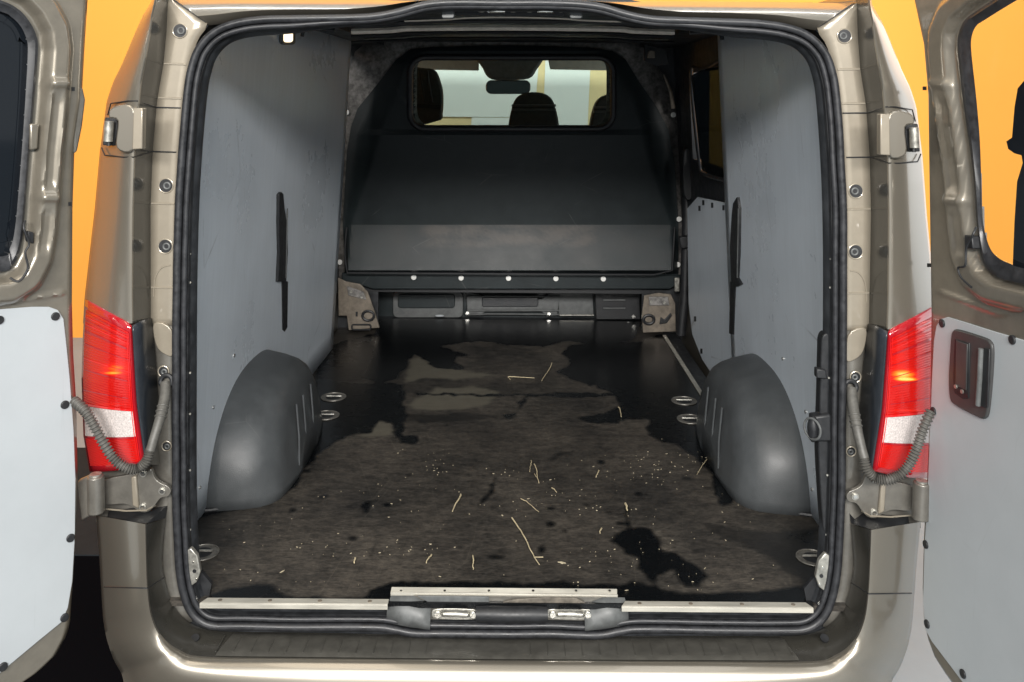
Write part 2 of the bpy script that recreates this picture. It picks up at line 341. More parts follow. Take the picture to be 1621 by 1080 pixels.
# --- corner section tables (left side, photo pixels): A jamb edge, B bright outer edge, C silhouette
TA = [(-30, 268), (0, 265), (49, 263), (102, 258), (130, 253), (160, 248), (240, 241), (330, 237.5), (505, 238), (560, 243), (640, 249), (745, 252), (800, 262), (830, 262)]
TB = [(-30, 248), (0, 246), (25, 240), (49, 237), (102, 227.5), (130, 222), (160, 219), (240, 212), (330, 209), (470, 208), (520, 209), (620, 214), (700, 222), (745, 228), (830, 230)]
TC = [(-30, 243), (-5, 243), (5, 238), (25, 226), (49, 215), (102, 193), (130, 179), (160, 169), (240, 158), (330, 150), (470, 134), (520, 131), (620, 131), (700, 134), (745, 141), (830, 152)]
YJ, YB_, YC_ = 0.012, -0.070, 0.015
def section(y):
    a, b, c = ip(y, TA), ip(y, TB), ip(y, TC)
    P = [W(a + 2, y, YJ + .004), W(a, y, YJ - .003), W(a * .5 + b * .5, y, (YJ + YB_) / 2), W(b + 2.5, y, YB_ + .007), W(b + .7, y, YB_ + .0015), W(b - 1.2, y, YB_)]
    for s in (.12, .3, .5, .7, .85, .95, 1.0):
        P.append(W(b + (c - b) * s, y, YB_ + (YC_ - YB_) * s ** 1.9))
    q = P[-1]; P.append(Vector((q.x, 1.2, q.z + .0))); P.append(Vector((q.x, 1.21, q.z)))
    return P
pil = MB().grid([section(y)[3:] for y in np.linspace(-30, 512, 60)])
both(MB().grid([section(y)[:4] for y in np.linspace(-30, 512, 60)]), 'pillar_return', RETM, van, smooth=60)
both(pil, 'rear_pillar', PAINT, van, smooth=50)
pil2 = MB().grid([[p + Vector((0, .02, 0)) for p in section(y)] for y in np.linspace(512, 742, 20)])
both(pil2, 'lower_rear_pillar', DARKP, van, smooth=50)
low = MB().grid([[W(150, y, .1), W(150, y, 1.2), W(150, y, .1) + Vector((0, 4, 0))] for y in (0, 1)])
# lower flank going forward (cab side too)
q = W(152, 830, .1)
both(MB().box((q.x + .10, .7, GZ + .22), (q.x + .13, 4.1, q.z + .05)), 'body_side', PAINT, van)
# --- jamb face (rear facing flange beside the seal)
SO = [(35, 326), (62, 305), (100, 293), (150, 286), (200, 281), (240, 277), (330, 274), (500, 272), (700, 271), (830, 272), (900, 275), (940, 283), (965, 296)]
def orient(m, dv):
    f = m.f[len(m.f) // 2]; nn = (m.v[f[1]] - m.v[f[0]]).cross(m.v[f[2]] - m.v[f[0]])
    if nn.dot(Vector(dv)) < 0: m.f = [g[::-1] for g in m.f]
    return m
def jr(y): return (272 + y * 54 / 35) if y < 35 else ip(y, SO)
ex = lambda y: 8 * sst(30, 45, y)
jam = MB().grid([[W(ip(y, TA) - 1 + (jr(y) + ex(y) - ip(y, TA) + 1) * f, y, YJ) for f in (0, .33, .66, 1)] for y in np.linspace(-6, 515, 50)])
both(orient(jam, (0, -1, 0)), 'door_jamb', JAMB, van, solid=.003)
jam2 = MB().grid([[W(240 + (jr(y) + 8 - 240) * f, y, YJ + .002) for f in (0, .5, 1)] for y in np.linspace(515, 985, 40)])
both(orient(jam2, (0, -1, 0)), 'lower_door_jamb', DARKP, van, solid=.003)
# raised steps and panel joints of the jamb
for y in (101, 155, 322, 455):
    both(MB().tube([W(ip(y, TA) + 2, y, YJ), W(jr(y) + 2, y + 1, YJ)], .0025, 6), 'jamb_step', JAMB, van)
for y in (170, 240):
    both(MB().tube([W(ip(y, TC) + 3, y + 12 if y == 170 else y - 6, -.005), W(ip(y, TC) + 8, y - 6 if y == 170 else y + 6, -.024), W(ip(y, TB) - 16, y - 10 if y == 170 else y + 9, -.062), W(ip(y, TB) - 1, y - 10 if y == 170 else y + 9, YB_ - .0008), W(ip(y, TA), y, YJ - .002), W(jr(y) + 2, y + 1, YJ - .001)], .0016, 6), 'panel_seam', BLK, van)
both(MB().tube([W(272, -2, YJ - .001), W(326, 35, YJ - .001)], .0018, 6), 'roof_seam', BLK, van)
both(MB().tube(cat([W(x, y, YJ - .0005) for x, y in ((243, 470), (246, 440), (256, 424), (270, 420))], 14), .0016, 6), 'jamb_step', JAMB, van)
both(MB().prism([W(x, y, YJ - .004) for x, y in cat2([(243, 512), (270, 520), (274, 562), (258, 560), (246, 545)], 18, True)], (0, .006, 0)), 'jamb_cover', JAMB, van, bevel=.002)
for (x, y, r) in ((285, 49, 11.5), (263, 294, 11.5), (262, 390, 11.5), (259, 588, 8.5), (264, 706, 7.5), (250, 893, 7), (259, 776, 0)):
    if not r: continue
    c = W(x, y, YJ); k = r / 740
    m = MB().disc(c + Vector((0, .004, 0)), (0, -1, 0), k * .92, .0055, 20)
    h, h2 = both(m, 'bolt_hole', BLK, van)
    m = MB().ring(c + Vector((0, -.0005, 0)), (0, -1, 0), k, .0017); both(m, 'hole_rim', JAMB, h, h2)
    m = MB().ring(c + Vector((k * .2, -.003, 0)), (0, -1, 0), k * .42, .0022, 16); both(m, 'bushing', GREYPL, h, h2)
    m = MB().disc(c + Vector((k * .2, -.001, 0)), (0, -1, 0), k * .3, .002, 6); both(m, 'bolt_head', BLK, h, h2)
# --- roof rear edge
LO = cat2([(326, 35), (350, 32), (400, 24), (470, 21), (540, 20), (600, 14), (650, 4), (700, 0), (807, 0)], 40)
HI = cat2([(272, -3), (310, -3), (380, -3.4), (460, -3), (540, -2.5), (600, -2), (650, -1.5), (700, -1), (807, 0)], 40)
rows = []
for (lx, ly), (hx, hy) in zip(LO, HI):
    r_ = [W(lx, ly + 6, YJ + .01), W(lx, ly, YJ - .004)]
    for s in (.25, .5, .75, .9, 1): r_.append(W(lx + (hx - lx) * s, ly + (hy - ly) * s, YJ - .008 + .12 * s ** 2.2 - .02 * math.sin(math.pi * s)))
    e = r_[-1]; r_ += [Vector((e.x, .5, e.z + .036)), Vector((e.x, 3.3, e.z + .09))]
    rows.append(r_)
both(MB().grid(rows), 'roof_panel', PAINT, van, smooth=60)
# --- the rubber seal round the opening
half = [(807, 5.5), (735, 5), (700, 6), (668, 10), (630, 20), (590, 27), (540, 29), (470, 30), (420, 31.5), (375, 37), (342, 50), (317, 76), (304, 110), (297, 150), (289, 240), (284, 330), (281, 450), (280, 600), (280, 760), (282, 850), (286, 905), (295, 948), (310, 974), (335, 988), (380, 990), (480, 991), (590, 991), (625, 995), (660, 1001), (735, 1001), (807, 1002)]
hp = [W(x, y, 0) for x, y in half]
loopk = hp + [mx(p) for p in hp[-2:0:-1]]
loop = cat(loopk, 300, True)
def inset(path, d, Y, jit=0):
    out = []; n = len(path)
    for i, p in enumerate(path):
        t = (path[(i + 2) % n] - path[(i - 2) % n]); nrm = Vector((t.z, 0, -t.x)).normalized()
        c = Vector((0, 0, .62)) - p; c.y = 0
        if nrm.dot(c) < 0: nrm = -nrm
        z = noise.noise(p * 9) * jit
        if p.z > 1: z -= d * .5 * (1 - sst(.34, .52, abs(p.x))) if 0 < d < .05 else 0
        out.append(Vector((p.x, Y, p.z)) + nrm * (d + z))
    return out
seal = empty('door_seal'); seal.parent = van
MB().tube(inset(loop, 0, -.004, .0015), .0085, 12, True).build('outer_bead', RUB, seal, smooth=60)
MB().tube(inset(loop, .0155, -.001, .002), .0062, 10, True).build('inner_bead', RUB, seal, smooth=60)
MB().grid([inset(loop, -.004, .006), inset(loop, .012, .004), inset(loop, .022, .004), inset(loop, .024, .012)], closed_u=True).build('seal_flange', BLK, seal)
MB().grid([inset(loop, .020, .008), inset(loop, .029, .020, .001), inset(loop, .031, .035), inset(loop, .012, .06), inset(loop, -.045, .09)], closed_u=True).build('aperture_frame', INNER, van)
for yy in (171, 268, 402, 447, 590, 655, 744, 838):
    c = W(301.5 if yy > 200 else 309, yy, .012); both(MB().disc(c, (0, -1, 0), .0022, .0025, 8), 'frame_clip', STEEL, van)
# --- bumper
A_ = [(262, 822), (257, 880), (260, 915), (270, 950), (288, 978), (316, 996), (360, 1003), (500, 1005), (807, 1012)]
B_ = [(230, 830), (231, 885), (233, 932), (239, 975), (254, 1008), (282, 1031), (325, 1042), (500, 1045), (807, 1048)]
C_ = [(152, 816), (157, 880), (160, 930), (164, 985), (173, 1025), (190, 1062), (240, 1130), (500, 1180), (807, 1180)]
YCt = [.02, .02, .02, .02, .0, .00, -.07, -.10, -.10]
nB = 90
ca, cb, cc = cat2(A_, nB), cat2(B_, nB), cat2(C_, nB)
yc = [ip(i / (nB - 1) * 8, list(enumerate(YCt))) for i in range(nB)]
def bsec(i):
    a, b, c = ca[i], cb[i], cc[i]; YB2 = -.088; t = sst(.35, .7, i / (nB - 1))
    P = [W(a[0], a[1] - 3, .012), W(*a, .004)]
    for s in (.2, .4, .6, .8): P.append(W(a[0] + (b[0] - a[0]) * s, a[1] + (b[1] - a[1]) * s, .004 + (YB2 - .004) * s))
    P += [W(b[0] * .94 + a[0] * .06, b[1] * .94 + a[1] * .06, YB2 + .005), W(b[0], b[1], YB2 - .001)]
    for s in (.05, .12, .25, .45, .65, .82, .93, 1):
        P.append(W(b[0] + (c[0] - b[0]) * s, b[1] + (c[1] - b[1]) * s, YB2 - .001 + (yc[i] - YB2) * s ** 1.9 - t * .03 * math.sin(math.pi * min(1, s * 1.1)) ** .7))
    e = P[-1]; P.append(Vector((e.x, .7, e.z)) if t < .5 else Vector((e.x, .2, e.z - .05)))
    return P
secs = [bsec(i) for i in range(nB)]
cut = min(range(nB), key=lambda i: abs(cb[i][1] - 932))
both(MB().grid([q_[6:] for q_ in secs[:cut + 1]]), 'bumper_corner', PAINT, van, smooth=50)
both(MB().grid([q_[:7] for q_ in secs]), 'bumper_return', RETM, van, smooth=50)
full = [q_[6:] for q_ in secs[cut:]]
bump_ = MB().grid(full + [[mx(p) for p in r] for r in full[-2::-1]])
bumper = bump_.build('bumper', PAINT, van, smooth=50)
both(MB().tube([p + Vector((0, -.0008, 0)) for p in secs[cut][1:-2]], .0014, 6), 'bumper_seam', BLK, van)
# ribs moulded in the bumper step
pad = []
for i in range(nB):
    a, b = ca[i], cb[i]; Y2 = -.088
    if b[0] < 336: continue
    pad.append([W(a[0] + (b[0] - a[0]) * s_, a[1] + (b[1] - a[1]) * s_, .004 + (Y2 - .004) * s_) + Vector((0, 0, .004 if 0.02 < s_ < .9 else .0015)) for s_ in (0, .06, .3, .6, .84, .91)])
full = pad + [[mx(p) for p in r_] for r_ in pad[-2::-1]]
step = MB().grid(full).build('bumper_step', STEPM, van, smooth=50)
xs_ = [r_[2].x for r_ in full]
for X in [k * .0365 + .012 for k in list(range(-17, -4)) + list(range(1, 17))]:
    i = min(range(len(full)), key=lambda q: abs(xs_[q] - X)); r_ = full[i]
    ks = 1.0; p0 = r_[1].copy(); p1 = r_[4].copy(); p0.x = X; p1.x = X * 1.0
    MB().tube([p0 + Vector((0, -.006, -.0002)), p1 + Vector((0, .004, -.0002))], .0013, 6).build('bumper_rib', STEPM, step)
for sx in (-1, 1):
    c = W(807 + sx * 498, 1008, -.03); MB().disc(c + Vector((0, 0, -.004)), (0, -.5, 1), .009, .003, 14).build('bumper_clip', BLK, bumper)
# black shelf on the bumper corner + hinge recess
sh = MB().grid([[W(164, 797, .06), W(200, 799, .05), W(246, 800, .03), W(266, 800, .016)], [W(153, 817, .09), W(185, 824, -.03), W(231, 829, -.08), W(262, 820, .006)]])
both(sh, 'bumper_shelf', BLK, van)
both(MB().tube([W(168, 806, -.02), W(200, 809, -.03), W(232, 808, -.03), W(246, 800, -.01)], .0018, 6), 'shelf_lip', JAMB, van)
both(MB().prism([W(x, y, .025) for x, y in ((150, 738), (275, 730), (275, 830), (152, 826))], (0, .03, 0)), 'hinge_recess', DARKP, van)
# --- tail lights
def lens_pt(s, t):
    # s 0 inner edge .. 1 outer silhouette, t 0 top .. 1 bottom
    yin = 518 + t * (736 - 518); yout = 474 + t * (747 - 474)
    xin = ip(yin, [(518, 210), (560, 212), (640, 217), (736, 230)]); xout = ip(yout, [(474, 135), (500, 133), (535, 131), (600, 129), (690, 132), (747, 142)])
    x = xin + (xout - xin) * s; y = yin + (yout - yin) * s + 12 * t * s * (1 - s)
    return x, y
def lens_mb(s0, s1, t0, t1, off=0.0, ns=14, ntt=24, ridge=0.0):
    rows = []
    for i in range(ntt + 1):
        t = t0 + (t1 - t0) * i / ntt; row = []
        for j in range(ns + 1):
            s = s0 + (s1 - s0) * j / ns; x, y = lens_pt(s, t)
            edge = sst(0, .06, s)
            Y = -.078 + .085 * max(0, s) ** 1.9 - off + (1 - edge) * .008 + ridge * (.5 + .5 * math.sin(t * 150))
            row.append(W(x, y, Y))
        rows.append(row)
    return MB().grid(rows)
ta = empty('tail_light', W(180, 610, -.05)); ta.parent = van
tb = empty('tail_light', mx(W(180, 610, -.05))); tb.parent = van
def tail(mb, name, m, **k):
    o, p = both(mb, name, m, ta, tb, **k)
    o.location = -ta.location; p.location = -tb.location
    return o, p
tail(lens_mb(-.02, 1.0, 0, 1), 'lens_body', DRED, solid=.012, soff=-1)
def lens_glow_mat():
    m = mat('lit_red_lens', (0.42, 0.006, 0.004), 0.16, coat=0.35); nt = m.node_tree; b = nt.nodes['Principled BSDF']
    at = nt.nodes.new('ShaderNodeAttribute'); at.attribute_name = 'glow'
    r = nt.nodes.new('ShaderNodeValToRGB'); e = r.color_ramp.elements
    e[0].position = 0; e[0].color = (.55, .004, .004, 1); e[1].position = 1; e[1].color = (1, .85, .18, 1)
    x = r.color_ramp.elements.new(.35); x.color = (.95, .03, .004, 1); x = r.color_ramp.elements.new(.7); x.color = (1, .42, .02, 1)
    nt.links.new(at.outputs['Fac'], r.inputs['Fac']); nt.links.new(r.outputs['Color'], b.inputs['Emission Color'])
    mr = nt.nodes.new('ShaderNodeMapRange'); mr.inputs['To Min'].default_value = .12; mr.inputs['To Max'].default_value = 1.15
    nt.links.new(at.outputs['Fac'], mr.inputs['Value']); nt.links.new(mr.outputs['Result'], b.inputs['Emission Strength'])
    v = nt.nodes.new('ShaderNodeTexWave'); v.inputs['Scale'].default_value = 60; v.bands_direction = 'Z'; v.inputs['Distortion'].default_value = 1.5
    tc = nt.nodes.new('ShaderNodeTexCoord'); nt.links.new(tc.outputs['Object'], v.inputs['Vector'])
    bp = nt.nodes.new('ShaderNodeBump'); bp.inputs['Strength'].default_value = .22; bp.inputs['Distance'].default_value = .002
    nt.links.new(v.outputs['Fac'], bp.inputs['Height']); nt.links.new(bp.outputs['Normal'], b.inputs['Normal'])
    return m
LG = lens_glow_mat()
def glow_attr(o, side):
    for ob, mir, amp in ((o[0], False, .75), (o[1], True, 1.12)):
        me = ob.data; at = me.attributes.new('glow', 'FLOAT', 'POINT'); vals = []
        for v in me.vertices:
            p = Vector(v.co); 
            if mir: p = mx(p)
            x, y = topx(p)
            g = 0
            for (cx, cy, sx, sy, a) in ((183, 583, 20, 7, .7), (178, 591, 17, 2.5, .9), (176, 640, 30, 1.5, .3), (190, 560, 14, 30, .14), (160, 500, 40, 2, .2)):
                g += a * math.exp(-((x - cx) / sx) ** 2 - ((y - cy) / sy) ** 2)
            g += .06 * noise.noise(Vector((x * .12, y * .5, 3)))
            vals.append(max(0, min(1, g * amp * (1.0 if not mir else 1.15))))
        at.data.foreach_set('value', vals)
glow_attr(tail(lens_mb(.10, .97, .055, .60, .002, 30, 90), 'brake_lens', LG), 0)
tail(lens_mb(.10, .97, .615, .79, .003), 'reversing_lens', WHITEL)
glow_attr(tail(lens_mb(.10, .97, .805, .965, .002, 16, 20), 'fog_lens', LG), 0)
tail(lens_mb(.14, .97, .17, .185, .0035, 14, 2), 'lens_divider', DRED); tail(lens_mb(.10, .97, .60, .613, .005, 14, 2), 'lens_divider', RED)
for t_, m_ in ((.072, DRED), (.092, RED), (.112, DRED), (.135, RED), (.25, DRED), (.335, RED)):
    tail(lens_mb(.10, .97, t_, t_ + .006, .0035, 14, 2), 'lens_divider', m_)
for s0_ in (.085, .115):
    tail(lens_mb(s0_, s0_ + .012, .06, .96, .004, 2, 24), 'lens_divider', RED)
tail(lens_mb(.16, .97, .40, .408, .0035, 14, 2), 'lens_divider', DRED); tail(lens_mb(.16, .97, .52, .527, .0035, 14, 2), 'lens_divider', DRED)
hs = [(209, 516), (238, 505), (243, 530), (245, 580), (247, 640), (244, 690), (238, 708), (229, 730), (226, 720), (216, 640), (211, 560)]
tail(MB().grid([[W(ip(y, [(505, 237), (560, 243), (640, 249), (700, 246), (735, 234)]), y - (4 if y < 530 else 0), .006), W(ip(y, [(505, 209), (560, 212.5), (640, 217.5), (735, 231)]) * .5 + 120, y - 1, -.035), W(ip(y, [(505, 209), (560, 212), (640, 217), (735, 230.5)]) - .5, y + 8 * (y < 520), -.079)] for y in np.linspace(508, 737, 24)]), 'lamp_housing', GLOSSB, solid=.004, soff=1)
for k in range(5):
    tail(MB().tube([W(226, 632 + k * 5, -.046), W(237, 628 + k * 5, -.02)], .0012, 5), 'housing_vent', BLK)
# --- upper hinges
for sgn in (1,):
    h1, h2 = both(MB().prism([W(x, y, -.098) for x, y in ((211, 171.5), (226, 171), (225, 236), (209, 237))], (0, .02, 0)), 'upper_hinge', STEEL if False else JAMB, van, bevel=.002)
    both(MB().prism([W(x, y, -.080) for x, y in cat2([(178, 170), (212, 172), (211, 236), (184, 234), (186, 192), (172, 186)], 24, True)], (0, .025, 0)), 'hinge_plate', PAINT, h1, h2, bevel=.003)
    both(MB().prism([W(x, y, -.045) for x, y in ((166, 186), (187, 188), (185, 212), (180, 231), (162, 230))], (0, .02, 0)), 'hinge_pocket', BLK, h1, h2, bevel=.002)
    both(MB().tube([W(173, 192, -.062), W(171, 224, -.062)], .0095, 14), 'hinge_pin', STEEL, h1, h2)
    both(MB().tube([W(172, 223, -.062), W(172, 231, -.062)], .004, 8), 'pin_end', BLK, h1, h2)
# --- lower hinges
hpl = [(160, 764), (202, 752), (230, 748), (239, 743), (245, 757), (254, 765), (264, 769), (270, 777), (266, 786), (254, 789), (243, 803), (235, 810), (223, 811), (211, 804), (196, 798), (160, 797)]
h1, h2 = both(MB().prism([W(x, y, -.018) for x, y in cat2(hpl, 64, True)], (0, .010, 0)), 'lower_hinge', DARKP, van, bevel=.002)
both(MB().prism([W(x, y, -.026) for x, y in ((207, 756), (215, 753), (219, 806), (209, 801))], (0, .01, 0)), 'hinge_rib', JAMB, h1, h2, bevel=.003)
both(MB().tube([W(151.5, 753, -.045), W(152.5, 812, -.045)], .0172, 20), 'hinge_knuckle', DARKP, h1, h2, bevel=.003)
both(MB().tube([W(151.5, 750, -.045), W(151.5, 753.5, -.045)], .012, 16), 'knuckle_cap', STEEL, h1, h2)
both(MB().prism([W(x, y, -.05) for x, y in ((122, 762), (140, 754), (150, 752), (150, 813), (128, 826), (124, 800))], (0, .014, 0)), 'hinge_leaf', DARKP, h1, h2, bevel=.004)
for x, y in ((257, 777), (226.5, 802), (227, 749)):
    both(MB().disc(W(x, y, -.018), (0, -1, 0), .0078, .003, 18), 'hinge_washer', STEEL, h1, h2)
    both(MB().disc(W(x, y, -.021), (0, -1, 0), .0048, .004, 6), 'hinge_bolt', CHROME, h1, h2)

# --- cargo side linings
def sideX(Y, z): return .803 - .022 * max(0, Y) - max(0, z) * .052
def side_hit(px, py, sgn, off=0.0):
    u, v = uv(px, py); d = 3.0
    for _ in range(12):
        x = sgn * (sideX(d - D0, HC - v * d) - off); d = x / u
    return Vector((u * d, d - D0, HC - v * d))
zs = lambda Y, z: z * (1.293 + .042 * min(1, (Y - .07) / .4)) / 1.335
rows = [[Vector((-sideX(Y, z), Y, zs(Y, z))) for Y in np.linspace(.07, 1.92, 30)] for z in np.linspace(.003, 1.335, 16)]
pl = MB().grid(rows).build('side_lining', PLY, van, solid=.009, soff=-1)
rows = [[Vector((sideX(Y, z), Y, zs(Y, z))) for Y in np.linspace(.07, 1.16 + .0 * z, 20)] for z in np.linspace(.003, 1.335, 16)]
pr = MB().grid([r[::-1] for r in rows]).build('side_lining', PLY, van, solid=.009, soff=-1)
def sprism(pts, sgn, off, th, n=0):
    if n: pts = cat2(pts, n, True)
    return MB().prism([side_hit(x, y, sgn, off) for x, y in pts], (sgn * th, 0, 0))
# slots with webbing
for sgn, par, up, lo in ((-1, pl, [(442.5, 308), (446, 304), (449, 307), (451, 330), (455, 355), (456, 400), (454, 440), (453, 446), (441, 446), (443, 400), (442, 350)], [(447, 444), (456, 446), (455, 518), (451, 525), (448, 522)]),
                         (1, pr, [(1160, 322), (1166, 312), (1169, 330), (1168, 400), (1166, 440), (1172, 450), (1164, 454), (1157, 446), (1155, 390), (1158, 340)], [(1156, 446), (1164, 452), (1162, 500), (1161, 530), (1154, 528)])):
    sprism(lo, sgn, .003, .004).build('lining_slot', BLK, par)
    s_ = sprism(up, sgn, .010, .012).build('webbing_strap', BLK, par, bevel=.002)
    xx = 455 if sgn < 0 else 1169; a_, b_ = side_hit(xx, 330, sgn, .012), side_hit(xx - (2 if sgn < 0 else 2), 440, sgn, .012)
    MB().tube([a_, b_], .0022, 6).build('strap_edge', GREYPL, s_)
for x, y in ((370, 563), (337, 645), (316, 772)):
    MB().disc(side_hit(x, y, -1, .0), (1, 0, 0), .005, .003, 10).build('lining_screw', CHROME, pl)
for x, y in ((1240, 568), (1276, 652), (1286, 775)):
    MB().disc(side_hit(x, y, 1, .0), (-1, 0, 0), .005, .003, 10).build('lining_screw', CHROME, pr)
# sliding door on the right: frame, window, lining
sd = empty('sliding_door'); sd.parent = van
Xd = .815
SDP = (Vector((Xd, 1.5, 0)), Vector((-1, -.02, -.052)).normalized())
dfx = lambda z: Xd + .012 - .07 * z / 1.34
for (ya_, yb_, za_, zb_) in ((1.10, 2.35, 0, .83), (1.93, 2.35, .83, 1.34), (1.10, 1.93, 1.20, 1.34)):
    MB().prism([Vector((dfx(za_), ya_, za_)), Vector((dfx(za_), yb_, za_)), Vector((dfx(zb_), yb_, zb_)), Vector((dfx(zb_), ya_, zb_))], (.02, 0, 0)).build('door_frame', INNER, sd)
MB().box((-.96, 1.1, -.2), (-.94, 2.4, 1.36)).build('left_body_skin', INNER, van)
plprism([(1088, 330), (1104, 312), (1150, 322), (1200, 330), (1200, 640), (1140, 612), (1112, 570), (1096, 530), (1090, 480)], SDP, .012, .006).build('door_lining', PLY, sd, bevel=.001)
plprism([(1094, 120), (1112, 110), (1180, 100), (1180, 290), (1160, 286), (1118, 274), (1108, 250)], SDP, .014, .003).build('window_glass', glass_mat('sliding_door_glass', (.12, .15, .17), .08, .05), sd)
wr = [(1094, 118), (1112, 109), (1180, 98), (1180, 292), (1160, 288), (1116, 276), (1106, 250)]
MB().tube([hit(x, y, (SDP[0] + SDP[1] * .014, SDP[1])) for x, y in cat2(wr, 40, True)], .007, 8, True).build('window_rubber', RUB, sd)
for x, y in ((1113, 321), (1127, 325), (1145, 329), (1107, 330), (1100, 505), (1110, 556)):
    plprism([(x - 1.5, y - 4), (x + 1.5, y - 4), (x + 1.5, y + 4), (x - 1.5, y + 4)], SDP, .0135, .002).build('lining_clip', BLK, sd)
# black B pillar trim, belt guide and step well at the right front of the bay
MB().tube([W(1078, 130, 2.2), W(1086, 240, 2.15), W(1088, 330, 2.12), W(1084, 470, 2.1), W(1078, 530, 2.1)], .022, 10).build('pillar_trim', BLK, van)
MB().prism([W(x, y, 2.0) for x, y in cat2([(1083, 240), (1098, 238), (1103, 250), (1102, 300), (1090, 318), (1082, 300)], 20, True)], (0, .05, 0)).build('belt_reel', BLK, van, bevel=.006)
MB().prism([W(x, y, 2.05) for x, y in ((1076, 376), (1092, 374), (1093, 392), (1078, 394))], (0, .04, 0)).build('belt_guide', BLK, van, bevel=.004)
for xs, ys in (((1051, 118), (1066, 172)), ((1077, 122), (1087, 160))):
    MB().tube([W(*xs, 2.15), W((xs[0] + ys[0]) / 2 + 3, (xs[1] + ys[1]) / 2, 2.15), W(*ys, 2.15)], lambda t: .005 + .006 * t, 8).build('pillar_bracket', BEIGE, van)
# --- cargo floor with wet stains and painted shade by the arch
FM = dark_floor()
wet_shade_polys = [
 [(598, 498), (1020, 500), (1012, 520), (1000, 540), (945, 548), (900, 540), (860, 549), (800, 546), (755, 540), (700, 548), (745, 561), (718, 570), (738, 586), (690, 583), (655, 560), (640, 585), (625, 602), (600, 609), (572, 600), (592, 560)],
 [(500, 600), (560, 606), (642, 608), (640, 638), (646, 660), (636, 690), (626, 682), (604, 664), (590, 684), (555, 690), (530, 702), (505, 718), (480, 745), (470, 770), (440, 790), (380, 806), (318, 822), (318, 790), (450, 760), (495, 690)],  # wet patch, its tail painted as shade along the wheel arch
 [(620, 684), (634, 680), (640, 690), (664, 690), (655, 704), (634, 702)],
 [(646, 653), (700, 657), (742, 652), (790, 659), (788, 664), (730, 667), (680, 670), (648, 668)],
 [(660, 622), (800, 624), (905, 622), (990, 624), (990, 628), (905, 629), (800, 627), (660, 626)],
 [(797, 655), (815, 655), (815, 663), (800, 663)],
 [(815, 660), (822, 635), (835, 625), (830, 640)],
 [(905, 545), (1010, 542), (1050, 528), (1112, 625), (1106, 690), (1125, 728), (1150, 765), (1165, 795), (1150, 805), (1135, 800), (1126, 755), (1100, 724), (1062, 702), (1022, 692), (1024, 664), (1000, 664), (978, 671), (945, 671), (906, 661), (958, 655), (980, 642), (972, 625), (940, 612), (905, 600), (880, 588), (905, 575), (888, 560)],
 [(970, 856), (976, 845), (990, 838), (990, 800), (996, 800), (1000, 838), (1018, 832), (1034, 838), (1044, 855), (1046, 868), (1072, 876), (1105, 898), (1128, 914), (1108, 918), (1102, 932), (1080, 928), (1062, 902), (1042, 912), (1036, 926), (1018, 915), (1008, 898), (1010, 884), (985, 874)],
 [(972, 824), (985, 824), (990, 832), (976, 833)],
 [(318, 960), (326, 940), (350, 935), (405, 925), (432, 924), (452, 942), (520, 946), (575, 944), (590, 930), (615, 922), (640, 918), (985, 925), (1000, 918), (1040, 928), (1080, 942), (1150, 936), (1215, 934), (1292, 925), (1292, 970), (318, 970)],
 [(1110, 826), (1160, 836), (1230, 842), (1292, 835), (1292, 930), (1240, 905), (1215, 880), (1170, 862), (1120, 842)],
 [(787, 752), (785, 775), (772, 795), (757, 807), (762, 787), (773, 771)],
 [(567, 802), (575, 795), (590, 792), (597, 790), (590, 800), (582, 810), (572, 812)],
 [(502, 788), (512, 781), (519, 783), (514, 790), (505, 791)],
 [(765, 882), (800, 877), (802, 884), (775, 889)],
 [(845, 867), (858, 863), (866, 870), (858, 877), (847, 874)],
 [(860, 729), (880, 720), (915, 709), (900, 720), (880, 727), (868, 731)],
 [(582, 880), (600, 852), (604, 852), (588, 884)],
 [(1096, 872), (1120, 868), (1160, 872), (1120, 872), (1100, 878)],
 [(747, 880), (751, 880), (752, 905), (746, 905)],
 [(500, 560), (540, 540), (590, 528), (600, 560), (570, 600), (500, 605)],
]
for _ in range(26):
    x, y, r = rnd.uniform(360, 1250), rnd.uniform(720, 930), rnd.uniform(2, 6)
    wet_shade_polys.append([(x + r * 1.8 * math.cos(t), y + r * .8 * math.sin(t)) for t in (0, 1, 2, 3, 4, 5)])
worn_polys = [[(645, 592), (652, 570), (680, 556), (705, 562), (712, 578), (745, 590), (790, 594), (720, 602), (675, 597), (640, 606)],
              [(648, 644), (668, 626), (690, 616), (750, 612), (790, 622), (770, 640), (740, 648), (690, 650)],
              [(588, 670), (604, 664), (625, 682), (616, 690), (570, 690)]]
nx, ny = 250, 340
x0, x1, y0, y1 = -.80, .80, .000, 2.44
Xs, Ys = np.meshgrid(np.linspace(x0, x1, nx), np.linspace(y0, y1, ny))
fb = MB(); 
verts = np.stack([Xs.ravel(), Ys.ravel(), np.zeros(nx * ny)], 1)
idx = np.arange(nx * ny).reshape(ny, nx)
faces = np.stack([idx[:-1, :-1].ravel(), idx[:-1, 1:].ravel(), idx[1:, 1:].ravel(), idx[1:, :-1].ravel()], 1)
